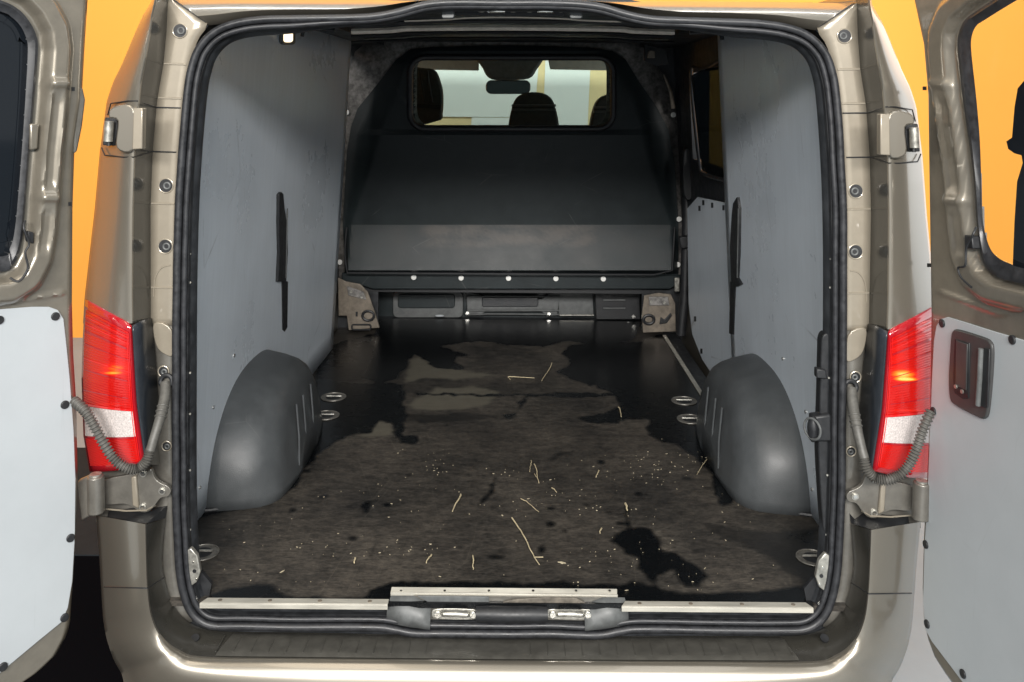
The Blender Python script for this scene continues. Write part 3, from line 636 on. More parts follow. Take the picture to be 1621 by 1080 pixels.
# keep the step well beside the sliding door free
fc = verts[faces].mean(1); faces = faces[~((fc[:, 0] > .712) & (fc[:, 1] > 1.34))]
me = bpy.data.meshes.new('cargo_floor'); me.from_pydata(verts.tolist(), [], faces.tolist()); me.update(); me.materials.append(FM)
d = Ys + D0; a_ = Xs / d * F + CX - 810.5; b_ = HC / d * F + HY - 540
PX = a_ * math.cos(ROLL) - b_ * math.sin(ROLL) + 810.5; PY = a_ * math.sin(ROLL) + b_ * math.cos(ROLL) + 540
wob = np.array([noise.noise(Vector((x * 22, y * 14, 0))) * 1.0 + .6 * noise.noise(Vector((x * 60, y * 40, 4))) for x, y in zip(Xs.ravel(), Ys.ravel())]).reshape(Xs.shape)
scl = 1420 / d / 730
QX = PX + wob * 9 * scl; QY = PY + np.roll(wob, 17, 1) * 5 * scl
def inside(poly, X, Y):
    r = np.zeros(X.shape, bool); n = len(poly)
    for i in range(n):
        xa, ya = poly[i]; xb, yb = poly[(i + 1) % n]
        c = (ya > Y) != (yb > Y)
        if ya != yb: r ^= c & (X < (xb - xa) * (Y - ya) / (yb - ya) + xa)
    return r
wet = np.zeros(Xs.shape)
for k, p in enumerate(wet_shade_polys): wet = np.maximum(wet, inside(p, QX, QY) * (.52 if k == 11 or k == 21 else .62 if k in (3, 17, 19) else .9))
edge_ = np.clip((np.abs(Xs) - .56) / .22, 0, 1) * .30 + np.clip((Ys - 1.3) / .9, 0, 1) * .22  # darker towards the side walls and the far end
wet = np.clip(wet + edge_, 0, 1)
worn = np.zeros(Xs.shape)
for p in worn_polys: worn = np.maximum(worn, inside(p, QX, QY))
def blur(a):
    b = a.copy(); b[1:-1, 1:-1] = (a[1:-1, 1:-1] * 2 + a[:-2, 1:-1] + a[2:, 1:-1] + a[1:-1, :-2] + a[1:-1, 2:]) / 6; return b
wet = blur(blur(wet)); worn = blur(blur(blur(worn)))
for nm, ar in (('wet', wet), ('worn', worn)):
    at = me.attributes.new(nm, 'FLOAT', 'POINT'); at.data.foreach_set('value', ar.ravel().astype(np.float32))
fl = bpy.data.objects.new('cargo_floor', me); col.objects.link(fl); fl.parent = van
fl.modifiers.new('solidify', 'SOLIDIFY').thickness = .012
MB().box((-.78, .02, -.20), (.78, 2.6, -.016)).build('underfloor', INNER, van)
# sliding door step edge strip
stp = MB().box((.700, 1.33, .0005), (.716, 2.17, .005)).build('step_edge_trim', ALU, van, bevel=.001)
for Y in (1.36, 2.13): MB().disc((.708, Y, .005), (0, 0, 1), .005, .002, 10).build('trim_screw', CHROME, stp)
# sill trims
for (xa, xb) in ((322, 616), (982, 1282)):
    p, q = W(xa, 951 if xa < 800 else 957, .008), W(xb, 953 if xa < 800 else 962, .008)
    z = .002
    t = MB().prism([(p.x + .010, .006, z), (q.x - (.010 if xa > 800 else 0), .006, z), (q.x, -.014, z), (p.x, -.014, z)], (0, 0, .002)).build('sill_trim', ALU, van, bevel=.0008)
    MB().box((p.x, -.0165, -.007), (q.x, -.0135, .0035)).build('trim_lip', ALU, t, bevel=.0006)
    for k in range(4):
        X = p.x + .04 + (q.x - p.x - .08) * k / 3; MB().disc((X, -.004, z + .002), (0, 0, 1), .0045, .0012, 10, ).build('trim_screw', BEIGE, t)
RUSTM = mat('rusty_rubber', (0.12, 0.105, 0.085), 0.6, noise_amt=.4, nscale=80)
# --- latch box in the sill
lb = empty('sill_latch_box'); lb.parent = van
MB().prism([W(620, 929, .03), W(977, 932, .03), W(977, 943, .016), W(618, 939, .016)], (0, .0, -.003)).build('latch_box_trim', ALU, lb, bevel=.0008)
MB().prism([W(619, 938, .0135), W(978, 942, .0135), W(978, 947, .0135), W(618, 943.5, .0135)], (0, .003, 0)).build('trim_edge', ALU, lb, bevel=.0006, label='bright front edge of the latch box trim')
for x in (635, 704, 774, 844, 912, 965): MB().disc(W(x, 935.5, .022), (0, -.2, 1), .003, .0012, 8).build('trim_rivet', CHROME, lb)
for sgn in (1,):
    a = MB().grid([[W(619, 943, .012), W(655, 943, .012), W(680, 955, .008), W(682, 962, .004)], [W(613, 966, .0), W(640, 975, -.006), W(666, 984, -.008), W(681, 990, -.008)], [W(612, 985, .0), W(640, 990, -.006), W(666, 994, -.008), W(681, 996, -.008)]])
    both(a, 'latch_cheek', GREYPL, lb, solid=.003, smooth=80)
MB().prism([W(x, y, .009) for x, y in ((655, 943), (960, 946), (945, 965), (935, 992), (680, 990), (682, 958))], (0, .01, 0)).build('latch_plate', DARKP, lb)
MB().prism([W(x, y, .004) for x, y in ((660, 944), (774, 945), (774, 962), (690, 960), (682, 956))], (0, .004, 0)).build('latch_flap', GREYPL, lb, bevel=.001)
MB().prism([W(x, y, .003) for x, y in ((785, 957), (810, 950), (860, 946), (912, 947), (932, 958), (935, 966), (870, 962), (790, 964))], (0, .004, 0)).build('rusty_gasket', RUSTM, lb, bevel=.001)
MB().tube([W(754, 972, -.006), W(780, 972, -.009), W(806, 973, -.009), W(840, 972.5, -.009), W(866, 973, -.006)], lambda t: .0165 if .04 < t < .96 else .0150, 16).build('rubber_buffer', BLK, lb)
for cx in (721, 903):
    st = MB().prism([W(x, y, -.0) for x, y in cat2([(cx - 38, 972), (cx - 28, 964), (cx + 28, 965), (cx + 36, 972), (cx + 28, 981), (cx - 28, 980)], 24, True)], (0, .006, 0)).build('striker_plate', STEEL, lb, bevel=.001)
    MB().tube([W(x, y, Y) for x, y, Y in ((cx - 19, 972, -.002), (cx - 17, 972, -.016), (cx, 972, -.018), (cx + 17, 973, -.016), (cx + 19, 973, -.002))], .0058, 10).build('striker_loop', STEEL, st)
    for sx in (-28, 28): MB().disc(W(cx + sx, 972.3, -.001), (0, -1, 0), .0075, .005, 14).build('striker_bolt', CHROME, st, bevel=.001)
# --- wheel arches
def arch():
    m = MB(); Yc, hl, H = .76, .345, .310
    rings = [(-.812, 1.0, 1.0), (-.76, .99, .975), (-.70, .96, .94), (-.66, .92, .905), (-.636, .86, .87), (-.620, .78, .81), (-.611, .65, .71), (-.606, .45, .54)]
    rows = []
    for X, sy, sz in rings:
        row = []
        for k in range(41):
            t = math.pi * k / 40; c, s = math.cos(t), math.sin(t)
            e = 2 / 2.5
            y = Yc - hl * (abs(c) ** e) * (1 if c > 0 else -1) * sy * (1 if c > 0 else 1.0); z = H * abs(s) ** (2 / 2.3) * sz
            row.append(Vector((X + .03 * (z / H) * ((X + .812) / .2) * -1, y, z - .004)))
        rows.append(row)
    # inner face down to the floor
    last = rows[-1]; rows.append([Vector((-.603, Yc + (p.y - Yc) * .7, max(-.004, p.z * .55))) for p in last]); rows.append([Vector((-.603, Yc + (p.y - Yc) * .4, 0)) for p in last])
    return m.grid(rows)
wa, wb = both(arch(), 'wheel_arch_cover', ARCH, van, smooth=80, solid=.003)
for o, s_ in ((wa, -1), (wb, 1)):
    for Y in (.64, .72, .82):
        MB().tube([Vector((s_ * .6025, Y, .03)), Vector((s_ * .6035, Y, .11)), Vector((s_ * .612, Y, .205))], .0028, 6).build('arch_rib', ARCH, o)
    pts = [o_ for o_ in [(s_ * .815, .405, .004), (s_ * .74, .43, .004), (s_ * .66, .475, .004), (s_ * .622, .54, .004), (s_ * .603, .66, .004)]]
    MB().tube(cat(pts, 20), .006, 8).build('arch_foot', BLK, o)
DISH = mat('dish_steel', (0.20, 0.19, 0.17), 0.40, 0.4, noise_amt=0.35, nscale=90)
# --- lashing eyes
for x, y, hid in ((528, 628, 0), (516, 657, 0), (1083, 634, 0), (1093, 663, 0), (320, 874, 0), (1287, 882, 0)):
    c = G(x, y, .003); r = .044 if y < 700 else .038
    e = MB().disc(c + Vector((0, 0, -.0045)), (0, 0, 1), r, .003, 28).build('lashing_eye', DISH, van, bevel=.001)
    MB().ring(c + Vector((0, 0, -.001)), (0, 0, 1), r, .0020, 28).build('eye_rim', DISH, e)
    MB().disc(c + Vector((0, 0, -.0014)), (0, 0, 1), r * .62, .0008, 24).build('eye_recess', BLK, e)
    MB().tube([c + Vector((-r * .62, .006, .0)), c + Vector((r * .62, .006, .0))], .0035, 8).build('eye_bar', STEEL, e)
# --- corner plates and right-hand door check hardware
for pts in ([(294, 873), (302, 868), (312, 880), (317, 905), (311, 922), (303, 928), (299, 912)],):
    a, b = both(MB().prism([W(x, y, -.004) for x, y in pts], (0, .012, 0)), 'corner_plate', STEEL, van, bevel=.002)
    both(MB().disc(W(308, 904, -.004), (0, -1, 0), .0042, .001, 12), 'plate_hole', BLK, a, b); both(MB().disc(W(306, 890, -.004), (0, -1, 0), .002, .0015, 8), 'plate_rivet', CHROME, a, b)
    both(MB().disc(W(311, 917, -.004), (0, -1, 0), .002, .0015, 8), 'plate_rivet', CHROME, a, b)
    both(MB().prism([W(x, y, .02) for x, y in ((300, 930), (318, 905), (335, 925), (330, 950), (312, 950))], (0, .01, 0)), 'corner_gusset', BLK, van)
    both(MB().tube([W(302, 932, .0), W(306, 942, .0), W(312, 949, .0)], .003, 6), 'corner_wire', CHROME, van)
dc = MB().prism([W(x, y, .015) for x, y in cat2([(1300, 560), (1301, 538), (1306, 529), (1313, 532), (1318, 560), (1320, 720), (1318, 860), (1306, 858), (1296, 720), (1298, 640)], 36, True)], (0, .03, 0)).build('inner_pillar_trim', BLK, van, bevel=.004)
MB().prism([W(x, y, .005) for x, y in ((1293, 584), (1308, 586), (1310, 601), (1293, 599))], (0, .02, 0)).build('trim_tab', BLK, dc, bevel=.003)
MB().prism([W(x, y, .0) for x, y in ((1286, 660), (1316, 656), (1318, 700), (1290, 700))], (0, .03, 0)).build('catch_body', BLK, dc, bevel=.005)
MB().ell(W(1287, 679, .0), (.012, .014, .029)).build('catch_knob', BLK, dc)
MB().ring(W(1286, 679, -.008), (-1, -.6, 0), .022, .0025, 20).build('catch_ring', GREYPL, dc)
# --- corrugated cable hoses
def hose(pts_s, pts_c, rs, rc):
    return MB().tube(cat(pts_s, 20), rs, 14), cat(pts_c, 150), rc
for side, ps, pc in (('l', [(262, 606, .0), (261, 628, -.02), (254, 660, -.05), (245, 690, -.07), (238, 714, -.08)], [(238, 712, -.08), (232, 730, -.085), (218, 742, -.09), (200, 741, -.10), (180, 726, -.10), (163, 700, -.10), (148, 672, -.10), (134, 650, -.095), (116, 634, -.08)]),
                      ('r', [(1348, 615, .0), (1350, 640, -.02), (1356, 675, -.05), (1363, 706, -.07), (1368, 726, -.08)], [(1367, 724, -.08), (1373, 744, -.085), (1386, 757, -.09), (1404, 760, -.10), (1424, 752, -.10), (1441, 733, -.10), (1452, 708, -.10), (1461, 680, -.10), (1474, 650, -.095)])):
    h = empty('cable_hose'); h.parent = van
    MB().tube(cat([W(*p) for p in ps], 24), lambda t: .0105 + .0008 * math.sin(t * 6), 14).build('rubber_sleeve', HOSE, h)
    for q in (.38, .44, .5):
        c = cat([W(*p) for p in ps], 101); i = int(q * 100); MB().ring(c[i], c[i + 1] - c[i - 1], .0112, .0018, 14).build('sleeve_ring', HOSE, h)
    path = cat([W(*p) for p in pc], 260)
    nr = 44
    MB().tube(path, lambda t: .0092 + .0021 * math.sin(t * nr * 2 * math.pi), 12).build('corrugated_hose', HOSE, h, smooth=80)
    c = W(*ps[0]); MB().ring(c + Vector((0, .004, .002)), (0, -1, .2), .0125, .005, 18).build('hose_grommet', BLK, h)

# --- bulkhead
YBK = 2.26
STUD = mat('bolt_zinc', (0.75, 0.75, 0.72), 0.5, 0.2, noise_amt=.1)
bk = empty('bulkhead', (0, YBK, .2)); bk.parent = van
def bk_add(mb, name, m, **k):
    o = mb.build(name, m, bk, **k); o.location = (0, -YBK, -.2); return o
fr_out = [(538, 452), (532, 350), (536, 200), (548, 130), (562, 82), (582, 66), (640, 62), (807, 56), (980, 64), (1018, 68), (1032, 95), (1052, 120), (1070, 170), (1078, 220), (1084, 350), (1083, 455)]
win = lambda x0, y0, x1, y1, r: [(x0 + r - r * math.cos(t), y0 + r - r * math.sin(t)) for t in np.linspace(0, math.pi / 2, 7)] + [(x1 - r + r * math.sin(t), y0 + r - r * math.cos(t)) for t in np.linspace(0, math.pi / 2, 7)] + [(x1 - r + r * math.cos(t), y1 - r + r * math.sin(t)) for t in np.linspace(0, math.pi / 2, 7)] + [(x0 + r - r * math.sin(t), y1 - r + r * math.cos(t)) for t in np.linspace(0, math.pi / 2, 7)]
def ringmesh(outer, inner, n=120, Yo=0, Yi=0, th=.01, mids=()):
    """annular plate between two closed outlines (sampled by angle round the window centre)"""
    cx, cy = 810, 148
    def samp(poly):
        out = []
        for k in range(n):
            t = 2 * math.pi * k / n; dx, dy = math.cos(t), math.sin(t); best = None
            for i in range(len(poly)):
                (xa, ya), (xb, yb) = poly[i], poly[(i + 1) % len(poly)]
                ex, ey = xb - xa, yb - ya; den = dx * ey - dy * ex
                if abs(den) < 1e-9: continue
                s = ((xa - cx) * ey - (ya - cy) * ex) / den; w = ((xa - cx) * dy - (ya - cy) * dx) / den
                if s > 0 and -1e-6 <= w <= 1 + 1e-6: best = s if best is None else min(best, s)
            out.append((cx + dx * best, cy + dy * best))
        return out
    return samp(outer), samp(inner)
wi = win(652, 94, 969, 202, 22); wo = win(642, 84, 977, 211, 28)
pan_out = [(546, 444), (543, 350), (549, 240), (556, 200), (566, 172), (600, 130), (626, 96), (650, 78), (690, 74), (807, 71), (930, 75), (968, 80), (990, 94), (1012, 130), (1040, 170), (1058, 205), (1068, 260), (1074, 350), (1074, 446)]
def bulkY(x, y):
    """moulded relief of the black panel"""
    Y = ip(y, [(70, 2.235), (80, 2.21), (205, 2.206), (214, 2.198), (356, 2.224), (428, 2.156), (434, 2.235), (460, 2.245)])
    l = ip(y, [(70, 690), (100, 650), (212, 606), (360, 556), (430, 550), (460, 540)]); r = ip(y, [(70, 930), (100, 965), (212, 1010), (360, 1062), (430, 1066), (460, 1080)])
    w = ip(y, [(70, 40), (212, 44), (360, 12), (460, 6)])
    t = 1 - sst(l - w, l, x) * (1 - sst(r, r + w, x))
    return Y + (2.236 - Y) * t
yrows = sorted(set([round(float(v), 2) for v in np.linspace(72, 444, 125)] + [205, 214, 356, 428, 434]))
pl_ = [(p[1], p[0]) for p in pan_out if p[0] < 808]; pr_ = [(p[1], p[0]) for p in pan_out if p[0] > 806]
pl_.sort(); pr_.sort()
NCb = 170; rows = []; pxy = []
for y in yrows:
    xa, xb = ip(y, pl_), ip(y, pr_); row = []; q_ = []
    for j in range(NCb):
        x = xa + (xb - xa) * j / (NCb - 1); row.append(W(x, y, bulkY(x, y))); q_.append((x, y))
    rows.append(row); pxy.append(q_)
def keepb(i, j):
    x = (pxy[i][j][0] + pxy[i + 1][j + 1][0]) / 2; y = (pxy[i][j][1] + pxy[i + 1][j + 1][1]) / 2
    return not (656 < x < 966 and 97 < y < 199)
ob = bk_add(MB().grid(rows, keep=keepb), 'bulkhead_panel', BULK, smooth=11)
at = ob.data.attributes.new('worn', 'FLOAT', 'POINT'); vals = []
for q_ in pxy:
    for x, y in q_:
        v = sst(655, 690, x) * (1 - sst(930, 960, x)) * sst(355, 358, y) * (1 - sst(385, 396, y))
        v *= .55 + .9 * noise.noise(Vector((x * .03, y * .07, 0))) + .5 * noise.noise(Vector((x * .2, y * .25, 0)))
        v += .16 * sst(356, 358, y) * (1 - sst(420, 430, y)) * (.4 + noise.noise(Vector((x * .02, y * .04, 5))))  # whole lower band slightly lighter, broken by noise
        vals.append(max(0, min(1, v)))
at.data.foreach_set('value', vals)
so, si = ringmesh(fr_out, win(660, 84, 960, 202, 28), 240)
bk_add(MB().grid([[W(*p, 2.262) for p in so], [W(*p, 2.262) for p in si]], closed_u=True), 'bulkhead_frame', FELT, solid=.004)
wf_ = [W(x, y, 2.20) for x, y in win(649, 91, 971, 204, 24)]
bk_add(MB().tube(wf_, .0145, 10, True), 'window_rubber', RUB, smooth=60)
bk_add(MB().prism([W(x, y, 2.215) for x, y in win(648, 90, 972, 205, 24)], (0, .004, 0)), 'window_glass', GLASS_B)
for x, y in ((549, 178), (540, 260), (536, 343), (538, 415), (1066, 182), (1075, 347), (1073, 419), (655, 439), (730, 440), (805, 440.5), (880, 441), (955, 441.5)):
    s_ = bk_add(MB().disc(W(x, y, 2.219 if y > 430 else 2.232), (0, -1, 0), .0125, .005, 16), 'bulkhead_bolt', STUD, bevel=.0015)
bk_add(MB().tube([W(x, y, 2.152) for x, y in cat2([(550, 432), (546, 400), (549, 360)], 8)][::-1] + [W(x, 432 + (x - 550) * .006, 2.152) for x in range(556, 1062, 30)] + [W(1064, 428, 2.15), W(1068, 360, 2.15)], .0045, 6), 'panel_bead', BLK)
bk_add(MB().prism([W(x, y, 2.225) for x, y in ((541, 432), (1078, 436), (1078, 448), (1060, 458), (590, 458), (560, 448), (541, 446))], (0, .02, 0)), 'lower_flange', BULK, bevel=.004)
both(MB().box((.62, 2.275, -.15), (.93, 2.30, 1.40)), 'side_closing_panel', INNER, van)
MB().box((-.93, 2.275, 1.335), (.93, 2.30, 1.40)).build('top_closing_panel', INNER, van)
MB().box((-.93, 2.60, -.15), (.93, 2.62, .30)).build('cab_floor_wall', INNER, van)
bk_add(MB().box((-.72, 2.27, .17), (.72, 2.60, .235)), 'lower_beam', BLK)
# --- structures under and beside the bulkhead
cb = empty('cab_step_panel'); cb.parent = van
def flat(pts, Y, th, name, m, par, n=0, bevel=.003, **k): return pxprism(pts, Y, th, n).build(name, m, par, bevel=bevel, **k)
flat([(590, 450), (1045, 452), (1045, 508), (590, 506)], 2.56, .03, 'firewall', BULK, cb)
flat(win(622, 462, 733, 503, 8), 2.53, .03, 'step_panel', GREYPL, cb)
flat(win(630, 466, 720, 488, 5), 2.515, .012, 'step_recess', BULK, cb)
flat([(738, 462), (758, 466), (768, 474), (858, 474), (868, 466), (888, 462), (882, 500), (866, 502), (858, 494), (768, 494), (760, 500), (740, 500)], 2.52, .02, 'pressed_plate', GREYPL, cb)
flat(win(763, 471, 852, 486, 3), 2.508, .012, 'plate_boss', INNER, cb)
for yy in (469, 491, 497): MB().tube([W(740, yy, 2.51), W(760, yy + 1, 2.505), W(770, yy, 2.505), W(856, yy + .5, 2.505), W(866, yy + 1, 2.505), W(886, yy + 1, 2.51)], .004, 6).build('plate_ridge', GREYPL, cb)
flat([(885, 464), (938, 464), (940, 498), (884, 500)], 2.52, .02, 'step_panel', GREYPL, cb)
MB().tube([W(886, 499, 2.49), W(940, 499, 2.49)], .004, 6).build('bright_edge', STEEL, cb)
flat([(942, 462), (1012, 462), (1014, 506), (944, 506)], 2.45, .05, 'dark_box', BLK, cb)
for yy in (475, 488): MB().tube([W(955, yy, 2.44), W(990, yy, 2.44)], .005, 6).build('box_ridge', GREYPL, cb)
for x, y in ((740, 496), (869, 497), (994, 512), (1003, 501)): MB().disc(W(x, y, 2.5 if y < 500 else 2.42), (0, -1, 0), .009, .006, 10).build('panel_bolt', CHROME, cb)
MB().ell(W(696, 500, 2.47), (.022, .008, .006)).build('white_clip', DOORPAN, cb)
lbk = flat([(535, 440), (548, 446), (570, 450), (582, 462), (592, 490), (601, 519), (552, 523), (549, 500), (536, 500)], 2.18, .01, 'side_bracket', BEIGE, van, bevel=.002)
flat([(549, 453), (575, 462), (580, 475), (551, 468)], 2.172, .008, 'bracket_tab', FELT, lbk)
for x, y in ((556, 462), (573, 470)): MB().disc(W(x, y, 2.17), (0, -1, 0), .007, .004, 10).build('bracket_bolt', STEEL, lbk)
MB().ring(W(583, 500, 2.168), (0, -1, 0), .026, .006, 20, ry=.022).build('tie_ring', BLK, lbk)
MB().tube([W(x, y, 2.168) for x, y in win(557, 514, 587, 522, 3)], .0035, 6, True).build('bracket_slot', BLK, lbk)
flat([(563, 494), (566, 494), (566, 501), (563, 501)], 2.172, .006, 'slot_mark', BLK, lbk, bevel=0)
rbk = flat([(1020, 468), (1042, 464), (1062, 466), (1069, 480), (1070, 525), (1018, 527), (1016, 500)], 2.18, .01, 'side_bracket', BEIGE, van, bevel=.002)
flat([(1027, 470), (1058, 470), (1060, 484), (1028, 484)], 2.172, .008, 'bracket_tab', FELT, rbk)
for x, y in ((1031, 478), (1051, 479)): MB().disc(W(x, y, 2.17), (0, -1, 0), .007, .004, 10).build('bracket_bolt', STEEL, rbk)
MB().ring(W(1027, 506, 2.168), (0, -1, 0), .024, .007, 20, ry=.02).build('tie_ring', BLK, rbk)
flat([(1046, 502), (1052, 506), (1062, 495), (1064, 500), (1056, 512), (1044, 514)], 2.172, .006, 'tie_strap', BLK, rbk)
flat([(1068, 440), (1076, 440), (1076, 462), (1068, 462)], 2.17, .01, 'edge_clip', STEEL, van)
# --- roof inside
rf = empty('roof_lining'); rf.parent = van
MB().box((-.80, .45, 1.345), (.80, 2.4, 1.352)).build('inner_roof', INNER, rf)
def bow(y, Y, th, m, xl=560, xr=1060, nm='roof_bow', dp=.04, bend=True):
    pts = cat([W(xl, y + 5, Y), W(xl + 60, y + 3, Y), W(xl + 100, y, Y), W(807, y - 1, Y), W(xr - 100, y + 1, Y), W(xr - 60, y + 4, Y), W(xr, y + 6, Y)], 40)
    h = th / 1420 * (D0 + Y) / 2
    rows = [[p + Vector((0, 0, h)) for p in pts], [p + Vector((0, -.006, 0)) for p in pts], [p + Vector((0, 0, -h)) for p in pts], [p + Vector((0, dp, -h * .8)) for p in pts], [p + Vector((0, dp, h)) for p in pts]]
    MB().grid(rows, closed_v=True).build(nm, m, rf)
bow(28, .22, 2.0, BOWM, 640, 985, 'roof_lip', .02)
bow(34, .35, 7, BLK, 560, 1075)
bow(45, .85, 8.5, BOWM, 556, 1068)
bow(52, 1.1, 5, BLK, 556, 1068)
bow(57, 1.5, 1.8, STEEL, 575, 1058, 'roof_lip', .02)
bow(61, 1.7, 3, INNER, 556, 1068)
MB().box((-.78, .10, 1.290), (.78, .46, 1.304)).build('roof_header', INNER, rf)
# side roof rails
both(MB().box((-.80, .5, 1.325), (-.60, 2.3, 1.345)), 'roof_rail', INNER, rf)
for sx in (0, 1):
    c = [(W(x, y, Y)) for x, y, Y in ((478, 58, .75), (480, 50, .75), (487, 44, .75), (500, 46, .75), (530, 48, .75))]
    if sx: c = [mx(p) for p in c]
    MB().tube(cat(c, 16), .006, 8).build('cable_hook', BLK, rf)
lt = MB().prism([W(x, y, .045) for x, y in ((705, 12), (893, 13), (893, 25), (705, 24))], (0, .02, 0)).build('roof_latch_plate', BLK, rf)
for x0 in (700, 903):
    MB().prism([W(x, y, .03) for x, y in win(x0 - 1, 14, x0 + 19, 29, 4)], (0, .02, 0)).build('roof_buffer', GREYPL, rf, bevel=.002)
MB().tube([W(722, 14.5, .035), W(752, 14.5, .035)], .0022, 6).build('latch_rod', CHROME, rf)
for cx in (787, 863):
    MB().tube([W(cx - 12, 16.5, .03), W(cx, 16.5, .028), W(cx + 12, 16.5, .03)], .0060, 10).build('roof_striker', CHROME, rf)
    for sx in (-25, 25): MB().ell(W(cx + sx, 16, .035), (.010, .006, .006), 12, 8).build('striker_bolt', STEEL, rf)
MB().tube([W(775, 20, .03), W(765, 13, .03), W(760, 15, .03)], .0018, 6).build('latch_wire', CHROME, rf)
flat([(1026, 83), (1029, 80), (1037, 81), (1037, 92), (1025, 92)], 1.95, .01, 'roof_bracket', BEIGE, rf)
flat([(1020, 70), (1055, 78), (1060, 102), (1040, 104), (1020, 96)], 2.0, .02, 'rail_gusset', BLK, rf)
# cargo lamp on the left lining, lit
cl = sprism(win(448, 42, 468, 71, 5), -1, .012, .012).build('cargo_lamp', GREYPL, van, bevel=.002)
sprism(win(451, 45, 464, 67, 4), -1, .016, .006).build('lamp_glass', LAMP, cl, bevel=.002)

# --- cab seen through the bulkhead window
cab = empty('cab_interior'); cab.parent = van
MB().box((-.8, 2.35, 1.325), (.8, 3.35, 1.36)).build('headliner', HEAD, cab)
MB().prism([W(x, y, 3.2) for x, y in cat2([(758, 84), (860, 84), (858, 98), (850, 110), (838, 124), (800, 127), (775, 124), (764, 108)], 30, True)], (0, .12, 0)).build('overhead_console', GREYPL, cab, bevel=.015)
MB().prism([W(x, y, 3.05) for x, y in win(769, 127, 840, 149, 9)], (0, .03, 0)).build('rear_view_mirror', GLASS_D, cab, bevel=.006)
for (x0, x1) in ((650, 758), (866, 975)):
    MB().prism([W(x0, 86, 3.3), W(x1, 86, 3.3), W(x1, 112, 3.3), W(x0 + 5, 110, 3.3)], (0, .02, 0)).build('sun_visor', HEAD, cab, bevel=.006)
def seat(xc, ytop, ybot, w, Y):
    s_ = empty('cab_seat'); s_.parent = cab
    out = [(xc - w, ybot), (xc - w + 3, ybot - 20), (xc - w * .75, ytop + 14), (xc - w * .45, ytop + 3), (xc, ytop), (xc + w * .45, ytop + 3), (xc + w * .75, ytop + 14), (xc + w - 3, ybot - 20), (xc + w, ybot)]
    MB().prism([W(x, y, Y) for x, y in cat2(out, 30)], (0, .10, 0)).build('headrest', SEATM, s_, bevel=.02, bseg=3)
    for yy in (ytop + 21, ytop + 28): MB().tube([W(xc - w * .86, yy, Y - .004), W(xc + w * .86, yy, Y - .004)], .006, 6).build('seat_stripe', GREYPL, s_)
    MB().prism([W(xc - w * 1.4, ybot - 2, Y + .03), W(xc + w * 1.4, ybot - 2, Y + .03), W(xc + w * 1.5, ybot + 160, Y + .03), W(xc - w * 1.5, ybot + 160, Y + .03)], (0, .1, 0)).build('seat_back', SEATM, s_, bevel=.02)
seat(845, 146, 205, 41, 2.75); seat(975, 149, 205, 41, 2.75)
ls = empty('cab_seat'); ls.parent = cab; ls['label'] = 'driver seat back with tall headrest behind the left window edge'
MB().prism([W(x, y, 2.7) for x, y in cat2([(630, 112), (672, 108), (688, 112), (696, 130), (700, 150), (699, 180), (692, 192), (630, 196)], 30, True)], (0, .1, 0)).build('headrest', SEATM, ls, bevel=.015)
MB().prism([W(x, y, 2.69) for x, y in ((655, 164), (699, 166), (698, 174), (655, 170))], (0, .02, 0)).build('seat_bar', BLK, ls, bevel=.003)
for xa, xb in ((664, 672), (676, 684)): MB().tube([W(xa, 112, 2.69), W(xb, 162, 2.69)], .006, 6).build('seat_seam', BLK, ls)
MB().prism([W(630, 205, 2.72), W(712, 205, 2.72), W(715, 420, 2.72), W(600, 420, 2.72)], (0, .1, 0)).build('seat_back', SEATM, ls, bevel=.02)
MB().prism([Vector((-.8, 3.3, 1.32)), Vector((.8, 3.3, 1.32)), Vector((.8, 4.0, .5)), Vector((-.8, 4.0, .5))], (0, .005, .004)).build('windscreen', glass_mat('windscreen_glass', (.97, .98, .97), 0.0), cab)
MB().box((-.85, 3.6, .0), (.85, 4.1, .42)).build('dashboard', BLK, cab, bevel=.05)
both(MB().tube([Vector((-.83, 3.25, 1.33)), Vector((-.86, 4.05, .5))], .035, 8), 'windscreen_pillar', PAINT, cab)
both(MB().box((-.87, 2.36, .3), (-.84, 2.5, 1.33)), 'door_pillar', INNER, cab)
MB().box((-.93, 2.5, -.35), (.93, 4.1, -.1)).build('cab_floor', INNER, cab)

HANDLE = mat('handle_plastic', (0.045, 0.045, 0.045), 0.42, noise_amt=.15)
